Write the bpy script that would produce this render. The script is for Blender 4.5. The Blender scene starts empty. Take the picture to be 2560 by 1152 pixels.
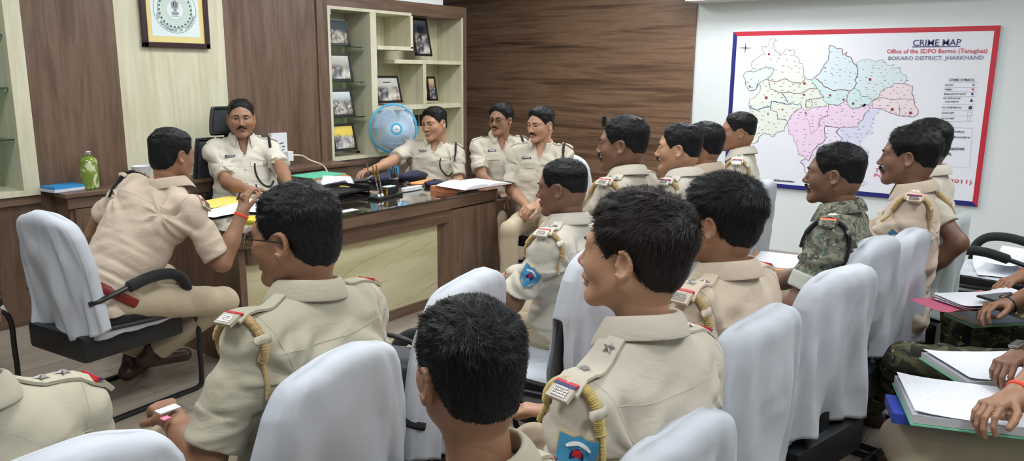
import bpy, bmesh, math, random
import numpy as np
import openvdb as vdb
from math import *
from mathutils import Vector, Matrix, Quaternion
from mathutils.bvhtree import BVHTree
random.seed(7)
SC=bpy.context.scene
COL=SC.collection
H=1.55; F=1936.8
# ------------------------------------------------------------ camera
PITCH,ROLL,YAW=0.200857,-0.0092141,0.644749
CAM=Vector((0,0,H))
fw=Vector((cos(YAW)*cos(PITCH),sin(YAW)*cos(PITCH),-sin(PITCH)))
_r=Vector((sin(YAW),-cos(YAW),0)); _d=fw.cross(_r)
rt=cos(ROLL)*_r+sin(ROLL)*_d; dn=-sin(ROLL)*_r+cos(ROLL)*_d
cd=bpy.data.cameras.new('camera'); co=bpy.data.objects.new('camera',cd); COL.objects.link(co)
cd.sensor_width=36; cd.lens=F*36/2560; cd.clip_start=.05
M=Matrix((rt,-dn,-fw)).transposed().to_4x4(); M.translation=CAM; co.matrix_world=M
SC.camera=co
def ray(px,py): return fw+rt*((px-1280)/F)+dn*((py-576)/F)
def atz(px,py,z): v=ray(px,py); return CAM+v*((z-H)/v.z)
def aty(px,py,y): v=ray(px,py); return CAM+v*(y/v.y)
def atx(px,py,x): v=ray(px,py); return CAM+v*(x/v.x)
def atd(px,py,d): return CAM+ray(px,py)*d
# ------------------------------------------------------------ objects
def link(name,mesh,mat=None,parent=None,smooth=True):
    o=bpy.data.objects.new(name,mesh); COL.objects.link(o)
    if mat is not None:
        for m in (mat if isinstance(mat,(list,tuple)) else [mat]): mesh.materials.append(m)
    if parent is not None: o.parent=parent
    if smooth and len(mesh.polygons):
        mesh.polygons.foreach_set('use_smooth',[True]*len(mesh.polygons)); mesh.update()
    return o
def tag(o,label=None,cat=None,group=None,kind=None):
    if label: o['label']=label
    if cat: o['category']=cat
    if group: o['group']=group
    if kind: o['kind']=kind
    return o
def empty(name,loc,rz=0,label=None,cat=None,group=None):
    o=bpy.data.objects.new(name,None); COL.objects.link(o); o.empty_display_size=.1
    o.location=loc; o.rotation_euler=(0,0,rz); tag(o,label,cat,group); return o
def pymesh(name,V,Fc):
    me=bpy.data.meshes.new(name); me.from_pydata([tuple(v) for v in V],[],[tuple(f) for f in Fc]); me.update(); return me
class MB:
    """collects shapes of ONE part"""
    def __init__(s): s.V=[]; s.F=[]; s.MI=[]; s.mi=0
    def add(s,V,Fc):
        n=len(s.V); s.V+= [tuple(v) for v in V]; s.F+=[tuple(i+n for i in f) for f in Fc]; s.MI+=[s.mi]*len(Fc); return s
    def box(s,x0,x1,y0,y1,z0,z1,b=0.0,m=None):
        bm=bmesh.new(); bmesh.ops.create_cube(bm,size=1)
        for v in bm.verts: v.co=Vector(((x0+x1)/2+v.co.x*(x1-x0),(y0+y1)/2+v.co.y*(y1-y0),(z0+z1)/2+v.co.z*(z1-z0)))
        if b>0: bmesh.ops.bevel(bm,geom=bm.edges[:],offset=b,segments=2,affect='EDGES',profile=.6)
        if m is not None: bm.transform(m)
        bm.verts.index_update()
        s.add([v.co[:] for v in bm.verts],[[v.index for v in f.verts] for f in bm.faces]); bm.free(); return s
    def tube(s,pts,r,seg=10,cap=True,flat=1.0,closed=False,up=None):
        pts=[Vector(p) for p in pts]; n=len(pts)
        rs=r if isinstance(r,(list,tuple)) else [r]*n
        V=[];Fc=[]; ref=Vector(up) if up else None; prev=None
        for i,p in enumerate(pts):
            if closed: t=(pts[(i+1)%n]-pts[i-1])
            else: t=(pts[min(i+1,n-1)]-pts[max(i-1,0)])
            t.normalize()
            if ref is not None: a=ref
            elif prev is not None: a=prev
            else: a=Vector((0,0,1)) if abs(t.z)<.9 else Vector((1,0,0))
            b=t.cross(a)
            if b.length<1e-6: b=t.cross(Vector((1,0.1,0)))
            b.normalize(); c=b.cross(t).normalized(); prev=c
            for k in range(seg):
                an=2*pi*k/seg; V.append(p+b*cos(an)*rs[i]+c*sin(an)*rs[i]*flat)
        m=n if closed else n-1
        for i in range(m):
            j=(i+1)%n
            for k in range(seg):
                k2=(k+1)%seg; Fc.append((i*seg+k,i*seg+k2,j*seg+k2,j*seg+k))
        if cap and not closed:
            Fc.append(tuple(range(seg))[::-1]); Fc.append(tuple((n-1)*seg+k for k in range(seg)))
        return s.add(V,Fc)
    def lathe(s,prof,seg=24,m=None,cap=True):
        V=[];Fc=[]
        for r,z in prof:
            for k in range(seg): V.append(Vector((r*cos(2*pi*k/seg),r*sin(2*pi*k/seg),z)))
        for i in range(len(prof)-1):
            for k in range(seg):
                k2=(k+1)%seg; Fc.append((i*seg+k,i*seg+k2,(i+1)*seg+k2,(i+1)*seg+k))
        if cap:
            Fc.append(tuple(range(seg))[::-1]); Fc.append(tuple((len(prof)-1)*seg+k for k in range(seg)))
        if m is not None: V=[m@v for v in V]
        return s.add(V,Fc)
    def sphere(s,c,r,seg=16,rings=10):
        rx,ry,rz=r if isinstance(r,(tuple,list)) else (r,r,r); V=[];Fc=[]
        for i in range(rings+1):
            th=pi*i/rings
            for k in range(seg): V.append((c[0]+rx*sin(th)*cos(2*pi*k/seg),c[1]+ry*sin(th)*sin(2*pi*k/seg),c[2]+rz*cos(th)))
        for i in range(rings):
            for k in range(seg):
                k2=(k+1)%seg; Fc.append((i*seg+k,(i+1)*seg+k,(i+1)*seg+k2,i*seg+k2))
        return s.add(V,Fc)
    def prism(s,poly,z0,z1,m=None):
        n=len(poly); V=[Vector((p[0],p[1],z0)) for p in poly]+[Vector((p[0],p[1],z1)) for p in poly]
        if m is not None: V=[m@v for v in V]
        Fc=[tuple(range(n))[::-1],tuple(range(n,2*n))]+[(i,(i+1)%n,n+(i+1)%n,n+i) for i in range(n)]
        return s.add(V,Fc)
    def build(s,name,mat,parent=None,smooth=False,auto=True):
        me=pymesh(name,s.V,s.F); o=link(name,me,mat,parent,smooth)
        if len(me.materials)>1: me.polygons.foreach_set('material_index',s.MI)
        if smooth and auto:
            try: me.set_sharp_from_angle(angle=radians(38))
            except Exception: pass
        return o
def curve_pts(P,n=8,closed=False):
    """Catmull-Rom through P"""
    P=[Vector(p) for p in P]; out=[]; N=len(P)
    rng=range(N) if closed else range(N-1)
    for i in rng:
        if closed: a,b,c,d=P[i-1],P[i],P[(i+1)%N],P[(i+2)%N]
        else: a,b,c,d=P[max(i-1,0)],P[i],P[i+1],P[min(i+2,N-1)]
        for k in range(n):
            t=k/n; out.append(.5*((2*b)+(c-a)*t+(2*a-5*b+4*c-d)*t*t+(3*b-a-3*c+d)*t**3))
    if not closed: out.append(P[-1])
    return out
# ------------------------------------------------------------ SDF sculpting
class Field:
    def __init__(s,lo,hi,res):
        s.lo=np.array(lo,np.float32); s.res=res
        s.n=np.ceil((np.array(hi)-s.lo)/res).astype(int)+1
        s.D=np.full(s.n,.5,np.float32)
    def blk(s,lo,hi):
        a=np.clip(np.floor((np.array(lo)-s.lo)/s.res).astype(int),0,s.n)
        b=np.clip(np.ceil((np.array(hi)-s.lo)/s.res).astype(int)+1,0,s.n)
        sl=tuple(slice(i,j) for i,j in zip(a,b))
        ax=[s.lo[i]+s.res*np.arange(a[i],b[i],dtype=np.float32) for i in range(3)]
        return sl,ax[0][:,None,None],ax[1][None,:,None],ax[2][None,None,:]
    def op(s,fn,lo,hi,k=.0,sub=False):
        m=k+.012
        sl,X,Y,Z=s.blk(np.array(lo)-m,np.array(hi)+m)
        if 0 in s.D[sl].shape: return s
        d=fn(X,Y,Z).astype(np.float32)
        a=s.D[sl]
        if sub: a=-a
        if k>0:
            h=np.maximum(k-np.abs(a-d),0)/k; r=np.minimum(a,d)-h*h*k*.25
        else: r=np.minimum(a,d)
        s.D[sl]=-r if sub else r
        return s
    def ball(s,c,r,k=.01,sub=False,rot=None):
        c=np.array(c,float); r=np.array(r if hasattr(r,'__len__') else (r,r,r),float); R=r.max()
        def fn(X,Y,Z):
            x,y,z=X-c[0],Y-c[1],Z-c[2]
            if rot is not None:
                A=rot; x,y,z=[A[0][i]*x+A[1][i]*y+A[2][i]*z for i in range(3)]
            q=np.sqrt((x/r[0])**2+(y/r[1])**2+(z/r[2])**2)
            g=np.sqrt((x/r[0]**2)**2+(y/r[1]**2)**2+(z/r[2]**2)**2)+1e-6
            return q*(q-1)/g
        return s.op(fn,c-R,c+R,k,sub)
    def cone(s,a,b,r1,r2,k=.01,sub=False,cut0=None,cut1=None,flat=None):
        a=np.array(a,float);b=np.array(b,float); ba=b-a; L=np.linalg.norm(ba)+1e-9; u=ba/L
        def fn(X,Y,Z):
            x,y,z=X-a[0],Y-a[1],Z-a[2]
            t=x*u[0]+y*u[1]+z*u[2]; h=np.clip(t/L,0,1)
            if flat is not None:
                n,fac=flat; c=x*n[0]+y*n[1]+z*n[2]; e=(1/fac-1)*c
                x,y,z=x+e*n[0],y+e*n[1],z+e*n[2]
            d=np.sqrt((x-h*ba[0])**2+(y-h*ba[1])**2+(z-h*ba[2])**2)-(r1+(r2-r1)*h)
            if flat is not None: d=d*.75
            if cut1 is not None: d=np.maximum(d,t-cut1*L)
            if cut0 is not None: d=np.maximum(d,cut0*L-t)
            return d
        R=max(r1,r2)
        return s.op(fn,np.minimum(a,b)-R,np.maximum(a,b)+R,k,sub)
    def mesh(s,name,flip=False):
        g=vdb.FloatGrid(.5); g.copyFromArray(np.ascontiguousarray(s.D)); 
        p,q=g.convertToQuads(isovalue=0.0) if True else None
        p=np.asarray(p)*s.res+s.lo
        return p,np.asarray(q)
def npmesh(name,p,q):
    me=bpy.data.meshes.new(name); me.vertices.add(len(p)); me.vertices.foreach_set('co',np.ascontiguousarray(p,np.float32).ravel())
    k=q.shape[1]; me.loops.add(len(q)*k); me.loops.foreach_set('vertex_index',np.ascontiguousarray(q,np.int32).ravel())
    me.polygons.add(len(q)); me.polygons.foreach_set('loop_start',np.arange(0,len(q)*k,k,dtype=np.int32))
    me.update(calc_edges=True); return me
_rs=np.random.RandomState(5); LAT=_rs.rand(32,32,32).astype(np.float32)
def vnoise(x,y,z):
    """smooth value noise, -1..1"""
    x,y,z=np.broadcast_arrays(x,y,z)
    xi=np.floor(x).astype(np.int32);yi=np.floor(y).astype(np.int32);zi=np.floor(z).astype(np.int32)
    fx,fy,fz=x-xi,y-yi,z-zi
    fx=fx*fx*(3-2*fx);fy=fy*fy*(3-2*fy);fz=fz*fz*(3-2*fz)
    xi&=31;yi&=31;zi&=31;x1=(xi+1)&31;y1=(yi+1)&31;z1=(zi+1)&31
    a=LAT[xi,yi,zi]*(1-fx)+LAT[x1,yi,zi]*fx; b=LAT[xi,y1,zi]*(1-fx)+LAT[x1,y1,zi]*fx
    c=LAT[xi,yi,z1]*(1-fx)+LAT[x1,yi,z1]*fx; d=LAT[xi,y1,z1]*(1-fx)+LAT[x1,y1,z1]*fx
    return 2*((a*(1-fy)+b*fy)*(1-fz)+(c*(1-fy)+d*fy)*fz)-1
def spl(xs,ys,n=80):
    P=curve_pts([(x,y,0) for x,y in zip(xs,ys)],12); return np.array([p.x for p in P]),np.array([p.y for p in P])
# ------------------------------------------------------------ materials
def rgb(r,g,b):
    f=lambda c:(c/255/12.92 if c/255<=.04045 else ((c/255+.055)/1.055)**2.4); return (f(r),f(g),f(b),1)
class NT:
    def __init__(s,name):
        s.m=bpy.data.materials.new(name); s.m.use_nodes=True; s.t=s.m.node_tree; s.b=s.t.nodes['Principled BSDF']
    def n(s,ty,ins=None,**k):
        o=s.t.nodes.new('ShaderNode'+ty)
        for a,b in k.items(): setattr(o,a,b)
        for a,b in (ins or {}).items():
            if isinstance(b,bpy.types.NodeSocket): s.t.links.new(b,o.inputs[a])
            else: o.inputs[a].default_value=b
        return o
    def l(s,a,b): s.t.links.new(a,b)
    def ramp(s,fac,stops,interp='LINEAR'):
        r=s.n('ValToRGB',{'Fac':fac}); r.color_ramp.interpolation=interp
        e=r.color_ramp.elements
        while len(e)<len(stops): e.new(.5)
        for i,(p,c) in enumerate(stops): e[i].position=p; e[i].color=c
        return r.outputs['Color']
    def coord(s,kind='Object',scale=(1,1,1),rot=(0,0,0),loc=(0,0,0)):
        t=s.n('TexCoord'); m=s.n('Mapping',{'Vector':t.outputs[kind]}); m.inputs['Scale'].default_value=scale; m.inputs['Rotation'].default_value=rot; m.inputs['Location'].default_value=loc
        return m.outputs['Vector']
    def noise(s,vec,scale,detail=3,rough=.5,dist=0):
        return s.n('TexNoise',{'Vector':vec,'Scale':scale,'Detail':detail,'Roughness':rough,'Distortion':dist}).outputs['Fac']
    def bump(s,h,strength=.3,dist=.01,nrm=None):
        i={'Height':h,'Strength':strength,'Distance':dist}
        if nrm is not None: i['Normal']=nrm
        return s.n('Bump',i).outputs['Normal']
    def mix(s,f,a,b,bt='MIX'):
        o=s.n('Mix',data_type='RGBA',blend_type=bt)
        for k,v in ((0,f),(6,a),(7,b)):
            if isinstance(v,bpy.types.NodeSocket): s.l(v,o.inputs[k])
            else: o.inputs[k].default_value=v
        return o.outputs[2]
    def set(s,**k):
        for a,b in k.items():
            a=a.replace('_',' ')
            i=s.b.inputs[a]
            if isinstance(b,bpy.types.NodeSocket): s.l(b,i)
            else: i.default_value=b
        return s
_mc={}
def flat(name,c,rough=.5,metal=0,**k):
    key=(name,)
    if key in _mc: return _mc[key]
    t=NT(name); t.set(Base_Color=c,Roughness=rough,Metallic=metal,**k); _mc[key]=t.m; return t.m
def wood(name,cols,axis='Z',scale=1.0,rough=.4,bandy=1.0,coat=.0):
    t=NT(name); sc={'Z':(6*scale,6*scale,.55*scale),'X':(.5*scale,6*scale,7*scale),'Y':(6*scale,.32*scale,7*scale)}[axis]
    v=t.coord('Object',sc)
    n1=t.noise(v,1.2,4,.6,1.2); n2=t.noise(v,5,5,.65,.6)
    m=t.n('Math',{0:n1,1:1.0},operation='MULTIPLY').outputs[0]
    w=t.n('MapRange',{0:n2,1:.25,2:.75,3:-.13*bandy,4:.13*bandy}).outputs[0]
    f=t.n('Math',{0:m,1:w},operation='ADD').outputs[0]
    c=t.ramp(f,[(.18,cols[0]),(.42,cols[1]),(.62,cols[2]),(.85,cols[1])])
    fine=t.noise(t.coord('Object',tuple(x*12 for x in sc)),2,2,.6)
    c=t.mix(t.n('MapRange',{0:fine,1:.35,2:.65,3:0,4:.12}).outputs[0],c,cols[0])
    t.set(Base_Color=c,Roughness=rough,Normal=t.bump(n2,.05,.003)); t.b.inputs['Coat Weight'].default_value=coat; t.b.inputs['Coat Roughness'].default_value=.15
    return t.m
W_D=(rgb(72,54,42),rgb(98,76,61),rgb(118,95,78)); W_B=(rgb(186,180,150),rgb(204,199,172),rgb(216,213,190))
M={} if False else {}
M['wood']=wood('walnut laminate',W_D,'Z',1.3)
M['woodx']=wood('walnut laminate cross grain',W_D,'X',1.3)
M['woody']=wood('walnut wall panel cross grain',(rgb(66,46,35),rgb(108,82,63),rgb(134,106,84)),'Y',.8,.4,2.2)
M['beige']=wood('pale wood laminate',W_B,'Z',1.2,.45,.8)
def _marble():
    t=NT('veined beige laminate'); v=t.coord('Object',(.42,1,3.4),(0,-.16,0))
    n=t.noise(v,1.6,4,.55,.6); c=t.ramp(n,[(.3,rgb(176,168,128)),(.5,rgb(200,193,156)),(.7,rgb(212,207,176))])
    s2=t.coord('Object',(1,1,1)); sx=t.n('SeparateXYZ',{0:s2}); nn=t.noise(t.coord('Object',(1.0,1,1.2)),2.0,3,.5,.3); n3=t.noise(t.coord('Object',(5,1,5)),2,3,.6)
    h=t.n('Math',{0:sx.outputs['Z'],1:t.n('Math',{0:sx.outputs['X'],1:-.20},operation='MULTIPLY').outputs[0]},operation='ADD').outputs[0]
    h=t.n('Math',{0:h,1:t.n('Math',{0:nn,1:.22},operation='MULTIPLY').outputs[0]},operation='ADD').outputs[0]; h=t.n('Math',{0:h,1:t.n('Math',{0:n3,1:.012},operation='MULTIPLY').outputs[0]},operation='ADD').outputs[0]
    w=t.n('Math',{0:t.n('Math',{0:h,1:10.5},operation='MULTIPLY').outputs[0]},operation='FRACT').outputs[0]
    vein=t.ramp(w,[(.0,(.55,.55,.55,1)),(.05,(0,0,0,1)),(.955,(0,0,0,1)),(.985,(.9,.9,.9,1))]); br=t.noise(t.coord('Object',(2,1,4)),2.5,2)
    c=t.mix(t.n('Math',{0:vein,1:t.n('MapRange',{0:br,1:.4,2:.6,3:.1,4:.75}).outputs[0]},operation='MULTIPLY').outputs[0],c,rgb(134,116,78))
    t.set(Base_Color=c,Roughness=.3); return t.m
M['marble']=_marble()
def _floor():
    t=NT('wood look plank floor'); tc=t.coord('Object',(1,1,1),(0,0,radians(0)))
    br=t.n('TexBrick',{'Vector':tc,'Color1':(.25,.25,.25,1),'Color2':(.8,.8,.8,1),'Mortar':(0,0,0,1),'Scale':1.0,'Mortar Size':.0022,'Brick Width':1.1,'Row Height':.16,'Bias':0.0},offset=.37)
    g=t.noise(t.coord('Object',(1.4,14,1)),1.6,5,.62,.8)
    c=t.ramp(g,[(.25,rgb(122,110,98)),(.5,rgb(154,143,129)),(.75,rgb(172,162,148))])
    c=t.mix(.35,c,t.ramp(br.outputs['Color'],[(0,rgb(112,100,90)),(1,rgb(178,168,154))]))
    c=t.mix(t.n('Math',{0:br.outputs['Fac'],1:.6},operation='MULTIPLY').outputs[0],c,rgb(70,60,52))
    t.set(Base_Color=c,Roughness=t.n('MapRange',{0:g,3:.28,4:.42}).outputs[0]); return t.m
M['floor']=_floor()
def _wall():
    t=NT('painted wall'); n=t.noise(t.coord('Object'),60,3); t.set(Base_Color=rgb(226,233,234),Roughness=.55,Normal=t.bump(n,.05,.002)); return t.m
M['wall']=_wall()
M['ceil']=flat('ceiling paint',rgb(225,226,220),.7)
def cloth(name,c,vary=.12,rough=.85,bump=.25,fold=.0,weave=900):
    t=NT(name); co=t.coord('Object'); n=t.noise(co,5,3); n2=t.noise(co,weave,1)
    d=tuple(x*(1-vary) for x in c[:3])+(1,)
    h=t.n('Math',{0:t.n('Math',{0:t.noise(t.coord('Object',(1,1,1.8)),11,3,.5,1.0),1:fold},operation='MULTIPLY').outputs[0],1:t.n('Math',{0:n2,1:.02},operation='MULTIPLY').outputs[0]},operation='ADD').outputs[0]
    t.set(Base_Color=t.mix(n,d,c),Roughness=rough,Normal=t.bump(h,bump,.03)); t.b.inputs['Sheen Weight'].default_value=.08
    return t.m
M['khaki']=cloth('khaki cloth',rgb(194,186,170),.07,.8,.32,.5)
M['khaki2']=cloth('pinkish khaki cloth',rgb(196,179,160),.07,.8,.32,.5)
M['khaki3']=cloth('pale khaki cloth',rgb(204,198,184),.06,.8,.32,.5)
M['khaki4']=cloth('olive khaki cloth',rgb(178,172,152),.08,.8,.32,.5)
M['trouser']=cloth('khaki trouser cloth',rgb(186,171,146),.08,.85,.3,.4)
M['white']=cloth('white cover cloth',rgb(204,209,218),.03,.75,.3,.3)
def covercloth(name,c):
    t=NT(name); n=t.noise(t.coord('Object',(7,7,1.0)),1.5,1,.4,.2); n2=t.noise(t.coord('Object',(3,3,2)),2.2,2,.45,.6); n3=t.noise(t.coord('Object'),900,1)
    h=t.n('Math',{0:n,1:n2},operation='ADD').outputs[0]; h=t.n('Math',{0:h,1:t.n('Math',{0:n3,1:.02},operation='MULTIPLY').outputs[0]},operation='ADD').outputs[0]
    t.set(Base_Color=c,Roughness=.75,Normal=t.bump(h,.5,.03)); return t.m
M['white']=covercloth('draped white cloth',rgb(192,197,206))
M['grey_cover']=cloth('thin grey cover cloth',rgb(186,196,198),.03,.75,.3,.3)
M['navy']=cloth('navy cloth',rgb(22,28,58),.2,.9,.3,.3)
def camo(name,cols,scale):
    t=NT(name); co=t.coord('Object',(1,1,1.6)); n=t.noise(co,scale,2,.4,.4); n2=t.noise(t.coord('Object',(1,1,1),loc=(4,2,7)),scale*1.15,2,.45,.5); n3=t.noise(t.coord('Object',(1,1,1),loc=(9,5,1)),scale*1.9,2,.6,.8)
    c=t.ramp(n,[(0,cols[0]),(.44,cols[0]),(.45,cols[1]),(.56,cols[1]),(.57,cols[2])],'CONSTANT')
    k=t.ramp(n2,[(0,(0,0,0,1)),(.58,(1,1,1,1))],'CONSTANT'); c=t.mix(k,c,cols[3])
    k=t.ramp(n3,[(0,(0,0,0,1)),(.66,(1,1,1,1))],'CONSTANT'); c=t.mix(k,c,cols[4])
    t.set(Base_Color=c,Roughness=.9,Normal=t.bump(t.noise(co,16,3,.5,.6),.3,.02)); return t.m
M['camo']=camo('digital camouflage cloth',(rgb(98,98,84),rgb(126,124,108),rgb(82,100,88),rgb(66,66,60),rgb(172,162,148)),26)
M['camo2']=camo('woodland camouflage cloth',(rgb(66,68,48),rgb(92,90,66),rgb(48,50,36),rgb(38,38,30),rgb(176,164,124)),14)
def skin(name,c,dark):
    t=NT(name); co=t.coord('Object'); n=t.noise(co,18,3); 
    t.set(Base_Color=t.mix(n,dark,c),Roughness=.5,Normal=t.bump(t.noise(co,260,2),.12,.002))
    t.b.inputs['Subsurface Weight'].default_value=.06; t.b.inputs['Subsurface Radius'].default_value=(.012,.007,.004); t.b.inputs['Subsurface Scale'].default_value=.5
    return t.m
SK=[skin('light brown skin',rgb(188,146,118),rgb(168,125,97)),skin('brown skin',rgb(158,118,92),rgb(138,98,74)),skin('dark brown skin',rgb(130,95,76),rgb(108,76,60))]
def hairm(name,c):
    t=NT(name); n=t.noise(t.coord('Object',(1,1,1)),120,3,.6)
    t.set(Base_Color=t.mix(n,tuple(x*.5 for x in c[:3])+(1,),c),Roughness=.5,Normal=t.bump(n,.5,.004)); t.b.inputs['Specular IOR Level'].default_value=.22; return t.m
M['hair']=hairm('black hair',rgb(24,24,27)); M['hairb']=hairm('dark brown hair',rgb(40,33,32))
M['black']=flat('black plastic',rgb(22,23,26),.42); M['blackm']=flat('black painted steel',rgb(18,19,22),.35); M['foam']=cloth('black foam grip',rgb(24,28,30),.2,.85,.4,.3)
M['blackc']=cloth('black upholstery',rgb(20,20,22),.2,.9,.3,.2)
M['steel']=flat('polished steel',rgb(205,205,210),.22,1.0); M['silver']=flat('silver badge metal',rgb(170,168,166),.35,.9); M['gold']=flat('gold coloured metal',rgb(214,176,96),.25,1.0)
M['rope']=cloth('tan cord',rgb(196,168,118),.2,.8,.4,.3); M['ropey']=cloth('yellow tan cord',rgb(204,182,112),.2,.7,.4,.3); M['ropeb']=cloth('black cord',rgb(20,22,30),.2,.8,.4,.3)
M['red']=flat('red ribbon',rgb(190,34,48),.5); M['blue']=flat('navy ribbon',rgb(28,32,96),.5); M['belt']=flat('maroon leather belt',rgb(120,26,24),.45)
M['paper']=flat('white paper',rgb(226,229,235),.6); M['eyew']=flat('eye white',rgb(150,136,124),.3); M['iris']=flat('dark iris',rgb(30,20,15),.15)
M['lip']=flat('lip skin',rgb(120,72,66),.45); M['shoe']=flat('brown leather',rgb(62,40,32),.4); M['sole']=flat('dark shoe sole',rgb(44,34,30),.7)
M['patch']=cloth('blue embroidered cloth',rgb(62,142,184),.2,.8,.3,.2); M['orange']=flat('orange card',rgb(232,160,96),.6)
def glassm(name,c,rough=.02,a=.25):
    t=NT(name); t.set(Base_Color=c,Roughness=rough); t.b.inputs['Transmission Weight'].default_value=1.0; t.b.inputs['IOR'].default_value=1.3; return t.m
M['glass']=glassm('clear lens glass',rgb(240,245,245)); M['gshelf']=glassm('green tinted glass',rgb(150,205,175))
# ============================================================ people
def nz(v): v=np.array(v,float); return v/(np.linalg.norm(v)+1e-9)
_heads={}
def head_mesh(w=1.0,jaw=1.0,nose=1.0,res=.003,cheek=1.0,fh=0.0):
    key=(w,jaw,nose,res,cheek)
    if key in _heads: return _heads[key]
    f=Field((-.11,-.13,-.24),(.11,.145,.135),res)
    f.ball((0,-.014,.028),(.077*w,.099,.086),0)
    f.ball((0,.028,.01),(.066*w,.066,.075),.03)
    f.ball((0,.028,-.045),(.058*w*jaw,.062,.072),.03)
    for s in(-1,1):
        f.cone((s*.056*w*jaw,-.002,-.045),(s*.016,.074,-.102),.018,.015,.03)
        f.ball((s*.040*w,.060,-.026),.025*cheek,.03)
        f.cone((s*.012,.090,.022),(s*.048,.074,.024),.009,.010,.018)
    f.ball((0,.080,-.103),(.020,.017,.017),.022)
    for s in(-1,1): f.ball((s*.0325,.1015,.002),(.019,.0145,.0125),.016,True)
    for s in(-1,1):
        f.cone((s*.019,.0885,.0078),(s*.031,.0905,.0098),.0038,.0042,.005); f.cone((s*.031,.0905,.0098),(s*.045,.082,.0064),.0042,.0038,.005)
        f.cone((s*.020,.0865,-.0055),(s*.032,.0885,-.0085),.0032,.0032,.006); f.cone((s*.032,.0885,-.0085),(s*.044,.082,-.0045),.0032,.0032,.006)
    f.cone((0,.092,.010),(0,.110,-.028),.0065*nose,.0095*nose,.012)
    f.ball((0,.112,-.033),(.0115*nose,.0115,.0095),.008)
    for s in(-1,1): f.ball((s*.0125*nose,.102,-.037),(.008*nose,.0095,.007),.006)
    f.cone((-.014,.099,-.060),(.014,.099,-.060),.0075,.0075,.010)
    f.cone((-.018,.093,-.0645),(0,.1,-.063),.005,.0065,.005); f.cone((.018,.093,-.0645),(0,.1,-.063),.005,.0065,.005)
    f.cone((-.014,.094,-.0755),(.014,.094,-.0755),.0068,.0068,.005)
    f.cone((-.015,.1005,-.0705),(.015,.1005,-.0705),.0018,.0018,.003,True)
    f.cone((0,-.022,-.055),(0,-.038,-.185),.055,.052,.03)
    f.ball((0,-.055,-.03),(.058*w,.045,.05),.03)
    f.D0=f.D.copy()
    # ears
    for s in(-1,1):
        c=np.array((s*.079*w,-.012,-.006)); a=radians(22)*s
        R=[[cos(a),-sin(a),0],[sin(a),cos(a),0],[0,0,1]]
        f.ball(c,(.0075,.0185,.032),.006,False,None)
        for i in range(9):
            t=i/8*pi*1.15-.35; t2=(i+1)/8*pi*1.15-.35
            q=lambda t:(c[0]+s*.006,c[1]+.004-.0175*sin(t),c[2]+.026*cos(t)+.003)
            f.cone(q(t),q(t2),.0042,.0042,.003)
        f.ball((c[0]+s*.007,c[1]+.002,c[2]+.004),(.006,.0105,.017),.004,True)
        f.ball((c[0]+s*.002,c[1]+.008,c[2]-.028),(.006,.008,.0085),.005)
        f.ball((c[0]+s*.002,c[1]+.016,c[2]-.002),(.004,.004,.006),.003)
    for g_ in (0,): pass
    p,q=f.mesh('head'); _heads[key]=(p,q,f); return _heads[key]
def sstep(a,b,x): t=np.clip((x-a)/(b-a),0,1); return t*t*(3-2*t)
def hair_mesh(hd,style='short',seed=0,thick=.02,back=-.075,front=.068,side=.0):
    f0=hd[2]; f=Field((-.135,-.165,-.13),(.135,.15,.17),f0.res*1.15)
    sl,X,Y,Z=f.blk(f.lo,f.lo+f.n*f.res)
    # sample base sdf (nearest)
    ii=[np.clip(np.round((a-l)/f0.res).astype(int),0,n-1).ravel() for a,l,n in zip((X,Y,Z),f0.lo,f0.n)]
    base=f0.D0[np.ix_(*ii)]
    # analytic skull outside grid
    q=np.sqrt((X/.077)**2+((Y+.014)/.099)**2+((Z-.028)/.086)**2); g=np.sqrt((X/.077**2)**2+((Y+.014)/.099**2)**2+((Z-.028)/.086**2)**2)+1e-6
    sk=q*(q-1)/g
    inside=((np.abs(X)<.108)&(Y>-.125)&(Y<.14)&(Z<.13))
    base=np.where(inside,base,sk); base=np.minimum(base,sk)
    # hair line: front rises, sides at ear top, back goes down to nape
    line=np.interp(Y.ravel(),[-.13,-.07,-.04,-.012,.010,.030,.045,.062,.085,.12],[back,back+.006,back+.03,.012+side,.012+side,-.004+side,.016,.046,front,front+.004]).astype(np.float32)[None,:,None]
    line=line+.006*vnoise(X*60+seed,Y*60,Z*8)*1.0-np.where(Y>.05,(np.abs(X)-.03)*.12,0)
    up=sstep(-.004,.020,Z-line)
    up=sstep(-.002,.010,Z-line); rise=sstep(0,.055,Z-line)
    top=sstep(.02,.10,Z)
    th=(.004+ (thick-.004)*top)*up
    if style=='fade': th=(.0025+(thick-.0025)*sstep(.035,.085,Z))*up
    if style=='full': th=(.009+(thick-.009)*sstep(.0,.08,Z))*up
    th=(.0012*up+(th-.0012*up)*rise)*(1-.35*sstep(.05,.10,Y))
    n=vnoise(X*30+seed,Y*22,Z*30)*.5+vnoise(X*85,Y*60+seed,Z*85)*.32+vnoise(X*170,Y*120,Z*170+seed)*.2
    th=th+n*.0055*rise*(.4+top)
    D=base-th-0*n+(1-up)*.02
    f.D[...]=D
    return f.mesh('hair')
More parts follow.
